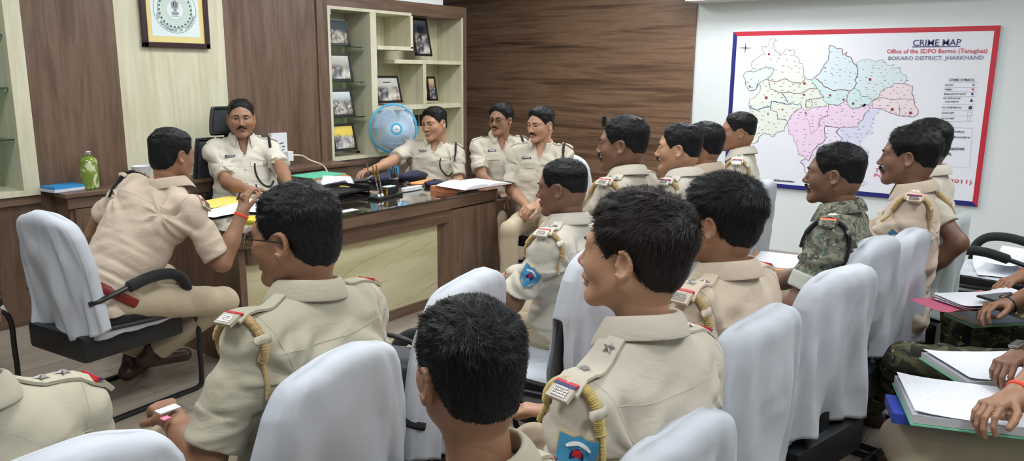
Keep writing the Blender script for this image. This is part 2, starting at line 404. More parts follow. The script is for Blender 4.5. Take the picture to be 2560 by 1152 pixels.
def strands(p,q,crown,n,ln,seed,lift=.25,width=.0006,zmin=-.08,part=None,wave=.3):
    rs=np.random.RandomState(seed)
    tri=p[q[:,:3]]; nrm=np.cross(tri[:,1]-tri[:,0],tri[:,2]-tri[:,0]); nrm/=np.linalg.norm(nrm,axis=1,keepdims=True)+1e-9
    c=p[q].mean(1); 
    s=np.sign(((c-np.array((0,-.01,.02)))*nrm).sum(1)); nrm*=s[:,None]*0+ (1 if np.median(s)>0 else -1)
    idx=rs.randint(0,len(q),n); w=rs.dirichlet((1,1,1,1),n); P=(p[q[idx]]*w[:,:,None]).sum(1); N=nrm[idx]
    fl=P-np.array(crown); fl[:,2]-=.0
    if part is not None: fl=fl+np.array(part)*.12
    fl+= vn3(P*26+seed)*.05*wave*3.4
    fl-= (fl*N).sum(1,keepdims=True)*N; fl/=np.linalg.norm(fl,axis=1,keepdims=True)+1e-9
    fl+=rs.randn(n,3)*.09; fl/=np.linalg.norm(fl,axis=1,keepdims=True)
    L=ln*(.5+rs.rand(n)*.8)*np.interp(P[:,2],[-.07,.0,.06],[.25,.5,1.0])
    B=np.cross(fl,N); B/=np.linalg.norm(B,axis=1,keepdims=True)+1e-9
    a=P-N*.001; b=P+fl*(L*.45)[:,None]+N*(L*lift)[:,None]; e=P+fl*L[:,None]+N*(L*lift*.9)[:,None]+np.array((0,0,-1))*(L*.12)[:,None]
    W=width*(.7+.6*rs.rand(n))[:,None]
    V=np.stack([a-B*W,a+B*W,b-B*W*.9,b+B*W*.9,e],1).reshape(-1,3)
    k=np.arange(n)[:,None]*5
    T=np.concatenate([k+np.array([[0,1,3]]),k+np.array([[0,3,2]]),k+np.array([[2,3,4]])],1).reshape(-1,3)
    return V,T
def vn3(P): return np.stack([vnoise(P[:,0],P[:,1],P[:,2]+i*7.3) for i in range(3)],1)
def ik(a,b,l1,l2,hint):
    a=np.array(a,float);b=np.array(b,float); d=b-a; L=np.linalg.norm(d); L2=min(L,(l1+l2)*.995); u=d/L
    if L>L2: b=a+u*L2
    x=(l1*l1-l2*l2+L2*L2)/(2*L2); h=sqrt(max(l1*l1-x*x,0)); hi=np.array(hint,float); hi=hi-u*(hi@u); hi=nz(hi)
    return a+u*x+hi*h,b
def hand_field(f,W,xd,zd,side,curl,k=.008,spread=1.0,thumb=None):
    """W wrist; xd towards the fingers; zd back of the hand; side +1 right hand"""
    W=np.array(W,float); x=nz(xd); z=np.array(zd,float); z=nz(z-x*(z@x)); y=nz(np.cross(z,x))*(-side) # y: towards thumb
    P=lambda a,b,c: W+x*a+y*b+z*c
    for i,(b,w) in enumerate(((.026,.013),(.009,.0135),(-.009,.013),(-.025,.0115))):
        f.cone(P(.008,b*.55,0),P(.082-abs(b-.009)*.25,b,0.002),.0145,w*.86,.012)
    L=[(.040,.024,.020),(.044,.028,.021),(.040,.026,.021),(.031,.020,.018)]
    for i,(b,ls) in enumerate(zip((.028,.0095,-.0095,-.027),L)):
        c=curl[i] if hasattr(curl,'__len__') else curl
        p=P(.084-abs(b-.009)*.3,b,.001); an=c*.7; sp=b*4.0*spread*(1-c*.6); r=.0088 if i<3 else .0078
        for j,l in enumerate(ls):
            dirn=x*cos(an)-z*sin(an)+y*sp*cos(an); dirn=nz(dirn)
            p2=p+dirn*l*1.0; f.cone(p,p2,r,r*.93,.0025); r*=.92; p=p2; an+=c*.85
    th=thumb or (.6,.6,.35)
    t0=P(.022,.026,-.004); d1=nz(x*.75+y*th[0]-z*th[2]); t1=t0+d1*.040; d2=nz(x*.95+y*th[1]*.35-z*th[2]*1.3); t2=t1+d2*.032; t3=t2+nz(x+y*.0-z*th[2]*1.5)*.024
    f.cone(P(.004,.014,-.002),t0,.015,.013,.012); f.cone(t0,t1,.0135,.0105,.006); f.cone(t1,t2,.0105,.0098,.003); f.cone(t2,t3,.0098,.0085,.003)
def joinmesh(parts):
    V=[];Fq=[];n=0
    for p,q in parts:
        V.append(p); Fq.append(q+n); n+=len(p)
    return np.concatenate(V),np.concatenate(Fq)
def bvh_of(p,q): return BVHTree.FromPolygons([Vector(v) for v in p.tolist()],q.tolist())
def hit(bvh,o,d,off=.0):
    h=bvh.ray_cast(Vector(o),Vector(d).normalized())
    if h[0] is None: return None,None
    n=h[1]; 
    if n.dot(Vector(d))>0: n=-n
    return h[0]+n*off,n
FL=[1]
LIPS=[flat('lip skin light',rgb(150,96,84),.45),flat('lip skin brown',rgb(120,76,64),.45),flat('lip skin dark',rgb(92,58,52),.45)]
def star(mb,c,n,u,r,h=.004):
    n=Vector(n).normalized(); u=Vector(u); u=(u-n*u.dot(n)).normalized(); v=n.cross(u); c=Vector(c)
    V=[c+n*h]; 
    for i in range(10):
        a=i*pi/5; rr=r if i%2==0 else r*.42; V.append(c+u*cos(a)*rr+v*sin(a)*rr)
    mb.add(V,[(0,1+i,1+(i+1)%10) for i in range(10)]+[tuple(range(10,0,-1))])
def drape(mb,bvh,pts,width,dirn,off,thick=.004,nw=3,wdir=None):
    """a strap laid on the surface: pts path, raycast along dirn"""
    rows=[]
    pts=[Vector(p) for p in pts]; n=len(pts)
    for i,p in enumerate(pts):
        t=(pts[min(i+1,n-1)]-pts[max(i-1,0)]).normalized(); w=Vector(wdir) if wdir else t.cross(Vector(dirn)).normalized()
        ww=width[i] if isinstance(width,(list,tuple)) else width
        row=[]
        for k in range(nw):
            o=p+w*ww*(k/(nw-1)-.5)
            h,nn=hit(bvh,o,dirn,off[i] if isinstance(off,(list,tuple)) else off)
            row.append(h if h is not None else None)
        rows.append(row)
    # fill the misses
    for r in rows:
        for k in range(nw):
            if r[k] is None:
                c=[x for x in r if x is not None]
                r[k]=c[0].copy() if c else None
    rows=[r for r in rows if r[0] is not None]
    if len(rows)<2: return None
    zavg=[sum((x for x in r),Vector())/nw for r in rows]
    D=Vector(dirn).normalized()
    V=[];
    for r in rows: V+= [x for x in r]
    V2=[v+D*thick*1.6 for v in V]; m=len(V)
    Fc=[]
    R=len(rows)
    for i in range(R-1):
        for k in range(nw-1):
            a=i*nw+k; Fc.append((a,a+1,a+nw+1,a+nw)); Fc.append((m+a,m+a+nw,m+a+nw+1,m+a+1))
    for i in range(R-1):
        a=i*nw; Fc.append((a,a+nw,m+a+nw,m+a)); b=i*nw+nw-1; Fc.append((b,m+b,m+b+nw,b+nw))
    for k in range(nw-1):
        Fc.append((k,m+k,m+k+1,k+1)); a=(R-1)*nw+k; Fc.append((a,a+1,m+a+1,m+a))
    mb.add(V+V2,Fc); return zavg
def text_mesh(s,size,name='lettering',bold=0.0,shear=0,align='CENTER'):
    cu=bpy.data.curves.new('txt','FONT'); cu.body=s; cu.size=size; cu.align_x=align; cu.offset=bold; cu.shear=shear; cu.resolution_u=2
    o=bpy.data.objects.new('txt',cu); COL.objects.link(o); dg=bpy.context.evaluated_depsgraph_get(); dg.update()
    me=bpy.data.meshes.new_from_object(o.evaluated_get(dg)); me.name=name
    bpy.data.objects.remove(o); bpy.data.curves.remove(cu); return me
def text_verts(s,size,bold=0.0,shear=0,align='CENTER',sx=1.0):
    me=text_mesh(s,size,bold=bold,shear=shear,align=align)
    V=[Vector((v.co.x*sx,v.co.y,0)) for v in me.vertices]; Fc=[tuple(p.vertices) for p in me.polygons]; bpy.data.meshes.remove(me); return V,Fc
def person(label,head,fdeg,hipoff=(0,0),lean=None,hyaw=0,hpitch=0,hroll=0,size=1.0,girth=1.0,res=.006,hres=.003,shirt='khaki',
    skin=1,hair=dict(),hw=1.0,jaw=1.0,nose=1.0,hs=1.0,cheek=1.0,lh=None,rh=None,lhint=None,rhint=None,lcurl=.5,rcurl=.5,lhd=None,rhd=None,
    mous=0,glasses=False,lany='rope',stars=2,patch=True,ribbon=('red','blue'),tr='trouser',belt=False,rolled=True,cuff=.80,
    collar=True,badge=False,knees=None,feet=None,seat=.50,belly=0,epn='Indian',hairm='hair',nstr=2500,strl=.016,watch=None,thread=None,open_hands=True,twist=0,
    shs=1.0,legs=True,front=False,shdrop=0,shoes=True,pen=None,group=None,eyes=True,part=None,headskip=False,neckfwd=.035,lwide=.115,chest=1.0,lift=.11,backline=True,bout=.1,pb=.48,ps=1.0,nbz=0,cuffmat=None,hipz=0):
    """head: world position of the head centre; fdeg: azimuth the body faces"""
    hd=Vector(head); a=radians(fdeg-90); fwd=Vector((-sin(a),cos(a),0)); rgt=Vector((cos(a),sin(a),0))
    hip=hd-fwd*(hipoff[1])-rgt*hipoff[0]; hip.z=0
    root=empty('person',hip,a,label,'person',group)
    MW=Matrix.Translation(hip)@Matrix.Rotation(a,4,'Z'); IM=MW.inverted()
    L=lambda w: np.array(IM@Vector(w))
    hc=L(hd) # local head centre
    S=size
    hy,hp,hr=radians(hyaw),radians(hpitch),radians(hroll)
    HR=(Matrix.Rotation(hy,3,'Z')@Matrix.Rotation(hp,3,'X')@Matrix.Rotation(hr,3,'Y'))
    HRn=np.array(HR)
    # neck base (C7 level, centre of the neck)
    nb=hc+np.array((0,-neckfwd,-.138*S-nbz)); 
    if lean is not None: nb=nb+np.array((lean[0],lean[1],0))
    P0=np.array((0,0,seat+.03)); ax=nz(nb-P0); Lt=np.linalg.norm(nb-P0)
    tw=radians(twist); lat=np.array((cos(tw),sin(tw),0)); lat=nz(lat-ax*(lat@ax)); fr=nz(np.cross(ax,lat))
    sh=.172*S*shs
    sp=[P0+ax*(Lt-.064*S)+lat*s*sh+np.array((0,0,-.004-shdrop)) for s in(-1,1)]
    g=girth
    # ---- arms
    la,lf=.275*S,.245*S
    dflt=[np.array((s*.10,.34,seat+.16)) for s in(-1,1)]
    tgt=[]; 
    for i,(t,s) in enumerate(((lh,-1),(rh,1))):
        tgt.append(dflt[i] if t is None else (L(t) if isinstance(t,Vector) else np.array(t,float)))
    hint=[np.array(lhint if lhint else (-.8,-.4,-.9)),np.array(rhint if rhint else (.8,-.4,-.9))]
    el=[];wr=[]
    for i in range(2):
        e,w=ik(sp[i],tgt[i],la,lf,hint[i]); el.append(e);wr.append(w)
    # ---- shirt
    smat=M[shirt]
    pts=np.array([P0,nb]+sp+el); lo=pts.min(0)-.16; hi=pts.max(0)+.12
    hi[2]=min(hi[2],nb[2]+.06); lo[2]=max(lo[2],P0[2]-.05)
    f=Field(lo,hi,res)
    ts=[-.12,0,.12,.3,.5,.7,.84,.94,1.04]; ww=np.array([.168,.170,.166,.162,.172,.180,.160,.105,.062])*g*S; dd=np.array([.118,.122,.128,.126,.126,.118,.096,.074,.056])*(g*.6+.4)*S*chest
    cf=np.array([.0,.0,.014,.012,.006,.004,-.002,-.004,0]); 
    if belly: 
        dd[1:5]+=np.array([.02,.04,.035,.015])*belly; cf[1:5]+=np.array([.02,.04,.035,.012])*belly; ww[1:5]+=np.array([.01,.02,.02,.005])*belly
    tx,wy=spl(ts,ww); _,dy=spl(ts,dd); _,cy=spl(ts,cf)
    def torso(X,Y,Z):
        x,y,z=X-P0[0],Y-P0[1],Z-P0[2]
        t=(x*ax[0]+y*ax[1]+z*ax[2])/Lt; u=x*lat[0]+y*lat[1]+z*lat[2]; v=x*fr[0]+y*fr[1]+z*fr[2]
        w=np.interp(t,tx,wy);d=np.interp(t,tx,dy);c=np.interp(t,tx,cy)
        r=((np.abs(u)/w)**2.5+(np.abs(v-c)/d)**2.5)**.4
        return np.maximum(np.maximum((r-1)*np.minimum(w,d)*.9,(t-1.02)*Lt),(-.11-t)*Lt)
    f.op(torso,lo,hi,0)
    for i,s in enumerate((-1,1)):
        f.cone(nb+np.array((0,-.006,-.022)),sp[i]+np.array((0,0,-.006)),.043*S,.050*S,.05)
        f.ball(sp[i],.058*S,.03)
        f.cone(sp[i],el[i],.061*S,.060*S,.028,cut1=cuff)
        if rolled:
            f.cone(sp[i],el[i],.064*S,.064*S,.004,cut0=cuff-.24,cut1=cuff+.01)
        f.cone(sp[i]*.6+P0*.4+ax*Lt*.16,sp[i]-ax*.06,.05*S,.045*S,.06)
    # folds
    sl,X,Y,Z=f.blk(lo,hi)
    x,y,z=X-P0[0],Y-P0[1],Z-P0[2]
    t=(x*ax[0]+y*ax[1]+z*ax[2])/Lt; u=x*lat[0]+y*lat[1]+z*lat[2]
    sd=FL[0]*3.7; FL[0]+=1
    wv=vnoise(u*7+sd,t*30+ y*3,Y*7+sd)*.010*np.clip(1-t*1.6,0,1)+vnoise(u*5+sd,(t*9+u*8)+sd,Y*5)*.0075+vnoise(u*9+sd,t*16-u*14,Y*6)*.0055
    for i,s in enumerate((-1,1)):
        ap=sp[i]-ax*.085-lat*s*.03
        rx,rz=(X-ap[0])*lat[0]+(Y-ap[1])*lat[1], (X-ap[0])*ax[0]+(Y-ap[1])*ax[1]+(Z-ap[2])*ax[2]
        rr=np.sqrt(rx**2+rz**2)+1e-4; an=np.arctan2(rz,rx)
        wv=wv+vnoise(an*3.2+sd,rr*4+Y*0,Y*4+i*9)*.0165*np.exp(-((rr-.05)/.09)**2)*np.clip(rr/.03,0,1)
        ad=nz(el[i]-sp[i]); q=(X-sp[i][0])*ad[0]+(Y-sp[i][1])*ad[1]+(Z-sp[i][2])*ad[2]; dl=np.sqrt(np.maximum((X-sp[i][0])**2+(Y-sp[i][1])**2+(Z-sp[i][2])**2-q*q,0))
        wv=wv+vnoise(X*9+sd,q*34+Y*12,Z*7)*.0085*np.exp(-(dl/.085)**4)*np.clip(q/.1,0,1)
    f.D+=np.where(np.abs(f.D)<.03,wv,0).astype(np.float32)
    if collar: f.cone(nb+fr*.040+ax*.035,nb+fr*(.105*chest)-ax*.125,.042*S,.010,.008,True)
    sp_,sq=f.mesh('shirt'); 
    shirt_o=link('shirt',npmesh('shirt',sp_,sq),smat,root)
    bvh=bvh_of(sp_,sq)
    # ---- body: head, neck, chest core, arms, hands in one mesh
    parts=[]
    hdm=None
    if not headskip:
        hdm=head_mesh(hw,jaw,nose,hres,cheek); sc=hs*S
        hp_=(hdm[0]*sc)@HRn.T+hc; parts.append((hp_,hdm[1]))
    fb=Field(np.minimum.reduce([nb,sp[0],sp[1],P0])-.12,np.maximum.reduce([nb,sp[0],sp[1],hc])+np.array((.12,.12,-.02)),.009)
    jaw_=hc+HRn@np.array((0,-.03,-.08))*S
    fb.cone(nb+np.array((0,.002,-.03)),jaw_,.050*S,.052*S,.02); fb.cone(nb-ax*.12,P0+ax*.1,.07,.085,.03)
    for i in range(2): fb.cone(nb-ax*.075,sp[i],.028,.035,.03); fb.cone(sp[i],sp[i]*.5+el[i]*.5,.042,.04,.02)
    fb.cone(nb+fr*.012-ax*.01,nb+fr*.035-ax*.10,.046*S,.045*S,.02)
    parts.append(fb.mesh('c'))
    hdirs=[lhd,rhd]; curls=[lcurl,rcurl]
    hres_=max(.0028,res*.55)
    for i,s in enumerate((-1,1)):
        fa=nz(wr[i]-el[i]); xd=fa; zd=np.array((s*.15,.1,1.0))
        if hdirs[i] is not None:
            xd=np.array(hdirs[i][0],float); zd=np.array(hdirs[i][1],float)
            if len(hdirs[i])>2: # world directions
                xd=np.array(IM.to_3x3()@Vector(hdirs[i][0])); zd=np.array(IM.to_3x3()@Vector(hdirs[i][1]))
            xd=nz(xd)
        tip=wr[i]+xd*.2
        mid=sp[i]*.45+el[i]*.55
        q=np.array([mid,el[i],wr[i],tip,wr[i]+np.array((.06,.06,.06)),wr[i]-np.array((.06,.06,.06))])
        fa_=Field(q.min(0)-.06,q.max(0)+.06,hres_)
        fa_.cone(mid,el[i],.044*S,.040*S,0); fa_.cone(el[i],el[i]+(wr[i]-el[i])*.45,.043*S,.039*S,.015); fa_.cone(el[i]+(wr[i]-el[i])*.4,wr[i],.038*S,.0265*S,.02)
        fa_.cone(wr[i]-fa*.02,wr[i]+xd*.02,.026*S,.024*S,.015)
        hand_field(fa_,wr[i],xd,zd,s,curls[i])
        parts.append(fa_.mesh('a'))
        if watch==s or thread==s:
            mb=MB(); c=wr[i]-fa*(.012); n1=nz(np.cross(fa,np.array((0,0,1.0)))); n2=np.cross(n1,fa)
            ring=[Vector(c+n1*cos(b)*.0305*S+n2*sin(b)*.0305*S) for b in np.linspace(0,2*pi,28,endpoint=False)]
            if watch==s:
                mb.tube(ring,.0075,8,closed=True,flat=.35); o=mb.build('wristwatch_strap',M['black'],root,True)
                mb=MB(); z0=nz(zd); cc=Vector(c+nz(n2*(n2@z0)+n1*(n1@z0))*.033); zz=Vector(nz(n2*(n2@z0)+n1*(n1@z0))); mm=Matrix((Vector(fa),zz.cross(Vector(fa)),zz)).transposed().to_4x4(); mm.translation=cc
                mb.box(-.019,.019,-.017,.017,-.005,.006,.004,mm); mb.build('watch_case',M['silver'],root,True)
                mb=MB(); mb.box(-.0165,.0165,-.0145,.0145,.0055,.0072,.001,mm); mb.build('watch_face',M['black'],root)
            else:
                mb.tube([p+Vector((0,0,.0)) for p in ring],.0042,6,closed=True); ring2=[p-Vector(fa)*.006 for p in ring]; mb.tube(ring2,.0035,6,closed=True)
                o=mb.build('wrist_thread',flat('orange red thread',rgb(226,70,36),.7),root,True)
    P_,Q_=joinmesh(parts); body=link('body',npmesh('body',P_,Q_),SK[skin],root)
    toW=lambda v: Vector(HRn@(np.array(v)*hs*S)+hc)
    if not headskip:
        hk=dict(style='short',thick=.022,back=-.065,front=.070); hk.update(hair); hx,hq=hair_mesh(hdm,**hk)
        # keep only the parts above the skin
        hv=(hx*hs*S)@HRn.T+hc
        V,T=strands(hx,hq,(.0,-.065,.085) if part is None else (part,-.05,.09),int(nstr*1.6),strl,int(sd*10),lift,width=.0005 if nstr>5000 else .0006,part=None)
        keep=V.reshape(-1,5,3)[:,0]; ln=np.interp(keep[:,1],[-.13,-.04,-.012,.03,.045,.062,.085,.12],[hk['back'],hk['back']+.03,.014,.0,.018,.048,hk['front'],hk['front']+.004])
        ok=keep[:,2]>ln+.004; T=T.reshape(-1,3,3)[ok].reshape(-1,3)
        ho=link('hair',npmesh('hair',hv,hq),M[hairm],root)
        V=(V*hs*S)@HRn.T+hc
        # strands merged into the same hair mesh as triangles
        me=ho.data; bm=bmesh.new(); bm.from_mesh(me); me2=npmesh('s',V,T); bm.from_mesh(me2); bm.to_mesh(me); bm.free(); bpy.data.meshes.remove(me2)
        me.polygons.foreach_set('use_smooth',[True]*len(me.polygons)); me.update()
        if eyes:
            for s in(-1,1):
                mb=MB(); mb.sphere((s*.031,.0782,.001),.0122); mb.V=[toW(v) for v in mb.V]; e=mb.build('eye',M['eyew'],root,True)
                mb=MB(); mb.sphere((s*.031+.0005,.0868,.000),(.0066,.0042,.0066),12,8); mb.V=[toW(v) for v in mb.V]; mb.build('iris',M['iris'],e,True)
                mb=MB(); mb.tube([toW((s*x_,y_,z_)) for x_,y_,z_ in ((.018,.0925,.0050),(.025,.0942,.0068),(.032,.0942,.0070),(.040,.0895,.0055),(.046,.0855,.0025))],[.0008,.0013,.0015,.0013,.0008],6); mb.build('eyelashes',M['iris'],e,True)
                mb=MB(); mb.tube([toW((s*x_,y_,z_)) for x_,y_,z_ in ((.012,.0995,.0185),(.024,.0985,.0235),(.036,.0915,.025),(.050,.078,.019))],[.0038,.0056,.005,.002],8,flat=.7); mb.build('eyebrow',M[hairm],root,True)
            mb=MB(); mb.tube([toW(v) for v in ((-.021,.0905,-.0725),(-.011,.1005,-.067),(0,.1035,-.067),(.011,.1005,-.067),(.021,.0905,-.0725))],[.0012,.0038,.0042,.0038,.0012],8,flat=.8)
            mb.tube([toW(v) for v in ((-.019,.0905,-.0735),(-.010,.0985,-.0755),(0,.1005,-.0765),(.010,.0985,-.0755),(.019,.0905,-.0735))],[.0012,.0042,.005,.0042,.0012],8,flat=.8); mb.build('lips',LIPS[skin],root,True)
        if mous:
            f=Field((-.05,.06,-.085),(.05,.13,-.035),.0014); m_=mous
            for s in(-1,1): f.cone((s*.003,.108,-.051),(s*.018,.1035,-.056),.0050*m_,.0050*m_,.004); f.cone((s*.018,.1035,-.056),(s*.031,.090,-.0645),.0048*m_,.0025*m_,.004)
            sl,X,Y,Z=f.blk(f.lo,f.lo+f.n*f.res); f.D+=(vnoise(X*500,Y*200,Z*160)*.0009).astype(np.float32)
            a_,b_=f.mesh('m'); link('moustache',npmesh('m',(a_*hs*S)@HRn.T+hc,b_),M[hairm],root)
        if glasses:
            mb=MB()
            for s in(-1,1):
                ring=[toW((s*(.034+.024*np.sign(cos(b))*abs(cos(b))**.7),.104-.004*abs(cos(b)),.001+.0165*np.sign(sin(b))*abs(sin(b))**.7)) for b in np.linspace(0,2*pi,24,endpoint=False)]
                mb.tube(ring,.0012,6,closed=True)
                mb.tube([toW(v) for v in ((s*.058,.100,.008),(s*.074*hw,.088,.008),(s*.084*hw,.02,.006),(s*.086*hw,-.01,.004),(s*.083*hw,-.03,-.012))],.0019,6)
            mb.tube([toW(v) for v in ((-.011,.105,.006),(0,.108,.009),(.011,.105,.006))],.0012,6)
            go=mb.build('eyeglasses',M['steel'] if glasses!='dark' else M['blackm'],root,True)
            for s in(-1,1):
                mb=MB(); poly=[(s*(.034+.023*np.sign(cos(b))*abs(cos(b))**.7),.001+.0158*np.sign(sin(b))*abs(sin(b))**.7) for b in np.linspace(0,2*pi,20,endpoint=False)]
                n=len(poly); mb.add([toW((x_,.1030,z_)) for x_,z_ in poly]+[toW((x_,.1042,z_)) for x_,z_ in poly],[tuple(range(n)),tuple(range(n,2*n))[::-1]]+[(i,(i+1)%n,n+(i+1)%n,n+i) for i in range(n)]); mb.build('lens',M['glass'],go)
    # ---- collar
    if collar:
        nd=nz(jaw_-nb); cx=nz(np.cross(nd,fr*-1)); cx=nz(lat-nd*(lat@nd)); cyv=nz(np.cross(nd,cx))
        mb=MB(); N=40; rows=[]
        for j,(rr,hh) in enumerate(((.066,-.012),(.0635,.016),(.062,.036),(.0655,.040),(.074,.030),(.083,.008),(.087,-.008))):
            row=[]
            for i in range(N+1):
                b=radians(-148+296*i/N); # 0 = back
                bk=cos(b); front_=(1-bk)/2
                r_=rr*S*(1+.04*front_); h_=hh*S-.020*front_**1.6-(.016*front_**4 if j>=4 else 0)
                v=nb+nd*(h_+.010)+cx*sin(b)*r_*1.0*(1.06)-cyv*cos(b)*r_*1.08+cyv*(.006*front_)
                if j>=5: v=v+cyv*.020*front_**5+nd*(-.022*front_**5)
                row.append(v)
            rows.append(row)
        V=[v for r in rows for v in r]; Fc=[]
        for j in range(len(rows)-1):
            for i in range(N): a0=j*(N+1)+i; Fc.append((a0,a0+1,a0+N+2,a0+N+1))
        mb.add(V,Fc); co_=mb.build('collar',smat,root,True,False); md=co_.modifiers.new('s','SOLIDIFY'); md.thickness=.0025; md=co_.modifiers.new('b','SUBSURF'); md.levels=1; md.render_levels=1
    # ---- shoulder boards
    for i,s in enumerate((-1,1)):
        if not stars and not ribbon: break
        a0=nb+lat*s*.072*S+ax*.06; b0=sp[i]+lat*s*.046*S+ax*.06
        n=9; path=[a0+(b0-a0)*k/(n-1) for k in range(n)]
        mb=MB(); z_=drape(mb,bvh,[p+np.array((0,0,.15)) for p in path],[.036+.016*k/(n-1) for k in range(n)],(0,0,-1),[.0075+(.019 if lany=='rope' or lany=='ropey' else .010)*(s<0)*max(0,(k-4)/4)**1.0 for k in range(n)],.004,3,wdir=tuple(fr))
        if not z_: continue
        eo=mb.build('shoulder_board',smat,root,True)
        dirx=(z_[-1]-z_[0]).normalized(); 
        if stars:
            for k in range(stars):
                mb=MB()
                tt=(.22,.46,.66)[k] if stars>2 else ((.34,.64)[k] if stars>1 else .45); q=z_[0].lerp(z_[-1],tt); kk=min(range(n),key=lambda j:(z_[j]-q).length) if len(z_)==n else 4
                dd_=(z_[min(kk+1,len(z_)-1)]-z_[max(kk-1,0)]).normalized(); up=Vector(fr).cross(dd_); up=up if up.z>0 else -up
                star(mb,z_[min(kk,len(z_)-1)]+up*.004,up,dd_*(-1),.0165 if stars<3 else .012,.006)
                mb.build('star_badge',M['silver'],eo)
        kk=len(z_)-1; dd_=(z_[kk]-z_[kk-2]).normalized(); up=Vector(fr).cross(dd_); up=up if up.z>0 else -up; fv=Vector(fr)
        if ribbon:
            for r_i,(cname,o0) in enumerate(zip(ribbon,(-.019,-.0110))):
                mb=MB(); mm=Matrix((dd_,fv,up)).transposed().to_4x4(); mm.translation=z_[kk]+up*.003
                mb.box(o0,o0+.0078,-.0275,.0275,-.004,.0052,.0008,mm); mb.build('ribbon',M[cname],eo)
            mb=MB(); mm=Matrix((dd_,fv,up)).transposed().to_4x4(); mm.translation=z_[kk]+up*.003
            mb.box(-.010,.026,-.0275,.0275,-.007,.003,.001,mm@Matrix.Rotation(radians(14),4,'Y')); mb.build('board_end',smat,eo)
            mb=MB()
            for rr in range(4):
                for c_ in range(9):
                    if (rr*7+c_*5)%11==0: continue
                    mb.box(-.002+rr*.006,.0022+rr*.006,-.018+c_*.004,-.0148+c_*.004,.002,.0048,0,mm@Matrix.Rotation(radians(14),4,'Y'))
            mb.build('metal_letters',M['silver'],eo)
    # ---- lanyard on the left shoulder
    if lany:
        i=0; s=-1; c=sp[i]-lat*(-.004 if front else .034)*S; path=[]
        for b in np.linspace(radians(-118),radians(150),34):
            # 0 = up, + = back
            dr=ax*cos(b)-fr*sin(b); o=c+dr*.22
            h,nn=hit(bvh,o,-dr,.009)
            if h is not None: path.append(h)
        if len(path)>6:
            sm=path[:]
            for _ in range(2): sm=[sm[0]]+[(sm[k-1]+sm[k]*2+sm[k+1])/4 for k in range(1,len(sm)-1)]+[sm[-1]]
            pp=curve_pts(sm,7 if res<.0065 else 3); mb=MB(); nP=len(pp)
            rb=.0105 if lany!='ropeb' else .0075; rad=[(rb+.0022*sin(k*1.9)) if nP*.12<k<nP*.84 else .0056+.0006*sin(k*1.9) for k in range(nP)]
            mb.tube(pp,rad,8); mb.tube([p+Vector((.004,0,-.002)) for p in pp[::2]],[r*.7 for r in rad[::2]],6)
            mb.build('lanyard',M[lany],root,True,False)
            # loop tab with a button at the back
            k=int(len(sm)*.70); p=sm[k]; t=(sm[k+1]-sm[k-1]).normalized(); n_=(p-Vector(c)).normalized(); w=t.cross(n_)
            mb=MB(); V=[p+w*(q_)+n_*(.010 if abs(q_)<.014 else .002)+t*e_ for q_ in (-.022,-.014,0,.014,.024) for e_ in (-.010,.010)]
            mb.add(V,[(2*j,2*j+1,2*j+3,2*j+2) for j in range(4)]); tb=mb.build('lanyard_tab',smat,root,True,False); md=tb.modifiers.new('s','SOLIDIFY'); md.thickness=.003
            mb=MB(); mm=Matrix((w,t,n_)).transposed().to_4x4(); mm.translation=p+w*.022+n_*.005; mb.lathe([(0.0001,-.002),(.006,-.002),(.0065,.001),(.004,.002),(0.0001,.0015)],14,mm); mb.build('button',smat,tb,True)
            if front:
                # free end looping from the chest pocket
                path=[]
                for k,(uu,zz) in enumerate(((-.062,.70),(-.060,.62),(-.075,.52),(-.11,.44),(-.15,.42),(-.175,.48))):
                    o=P0+ax*Lt*zz+lat*uu*1.0+fr*.4; h,nn=hit(bvh,o,-fr,.008)
                    if h is not None: path.append(h)
                if len(path)>3: mb=MB(); mb.tube(curve_pts(path,5),.0055,8); mb.build('whistle_cord',M[lany],root,True)
    # ---- sleeve badge
    if patch:
        i=0; ad=Vector(nz(el[0]-sp[0])); c=Vector(sp[0]*(1-pb)+el[0]*pb); out=Vector(nz(-lat-fr*bout-ax*.1)); out=(out-ad*out.dot(ad)).normalized(); sd_=ad.cross(out)
        shp=[(0,.042),(.012,.036),(.034,.038),(.033,.0),(.026,-.026),(0,-.044),(-.026,-.026),(-.033,.0),(-.034,.038),(-.012,.036)]
        def lay(poly,off,thk,mat,nm,par):
            poly=[(x_*ps,y_*ps) for x_,y_ in poly]; mb=MB(); V=[]
            cen=None
            for (x_,y_) in [(sum(p[0] for p in poly)/len(poly),sum(p[1] for p in poly)/len(poly))]+list(poly):
                o=c+sd_*x_-ad*y_+out*.15; h,nn=hit(bvh,o,-out,off); 
                if h is None: h=c+sd_*x_-ad*y_+out*.07
                V.append(h)
            n=len(poly); V2=[v-out*thk for v in V]
            mb.add(V+V2,[(0,1+j,1+(j+1)%n) for j in range(n)]+[(1+j,n+2+j,n+2+(j+1)%n,1+(j+1)%n) for j in range(n)]); return mb.build(nm,mat,par)
        po=lay([(x_*1.08,y_*1.07) for x_,y_ in shp],.005,.007,M['rope'],'sleeve_badge',root)
        lay(shp,.0062,.002,M['patch'],'badge_field',po)
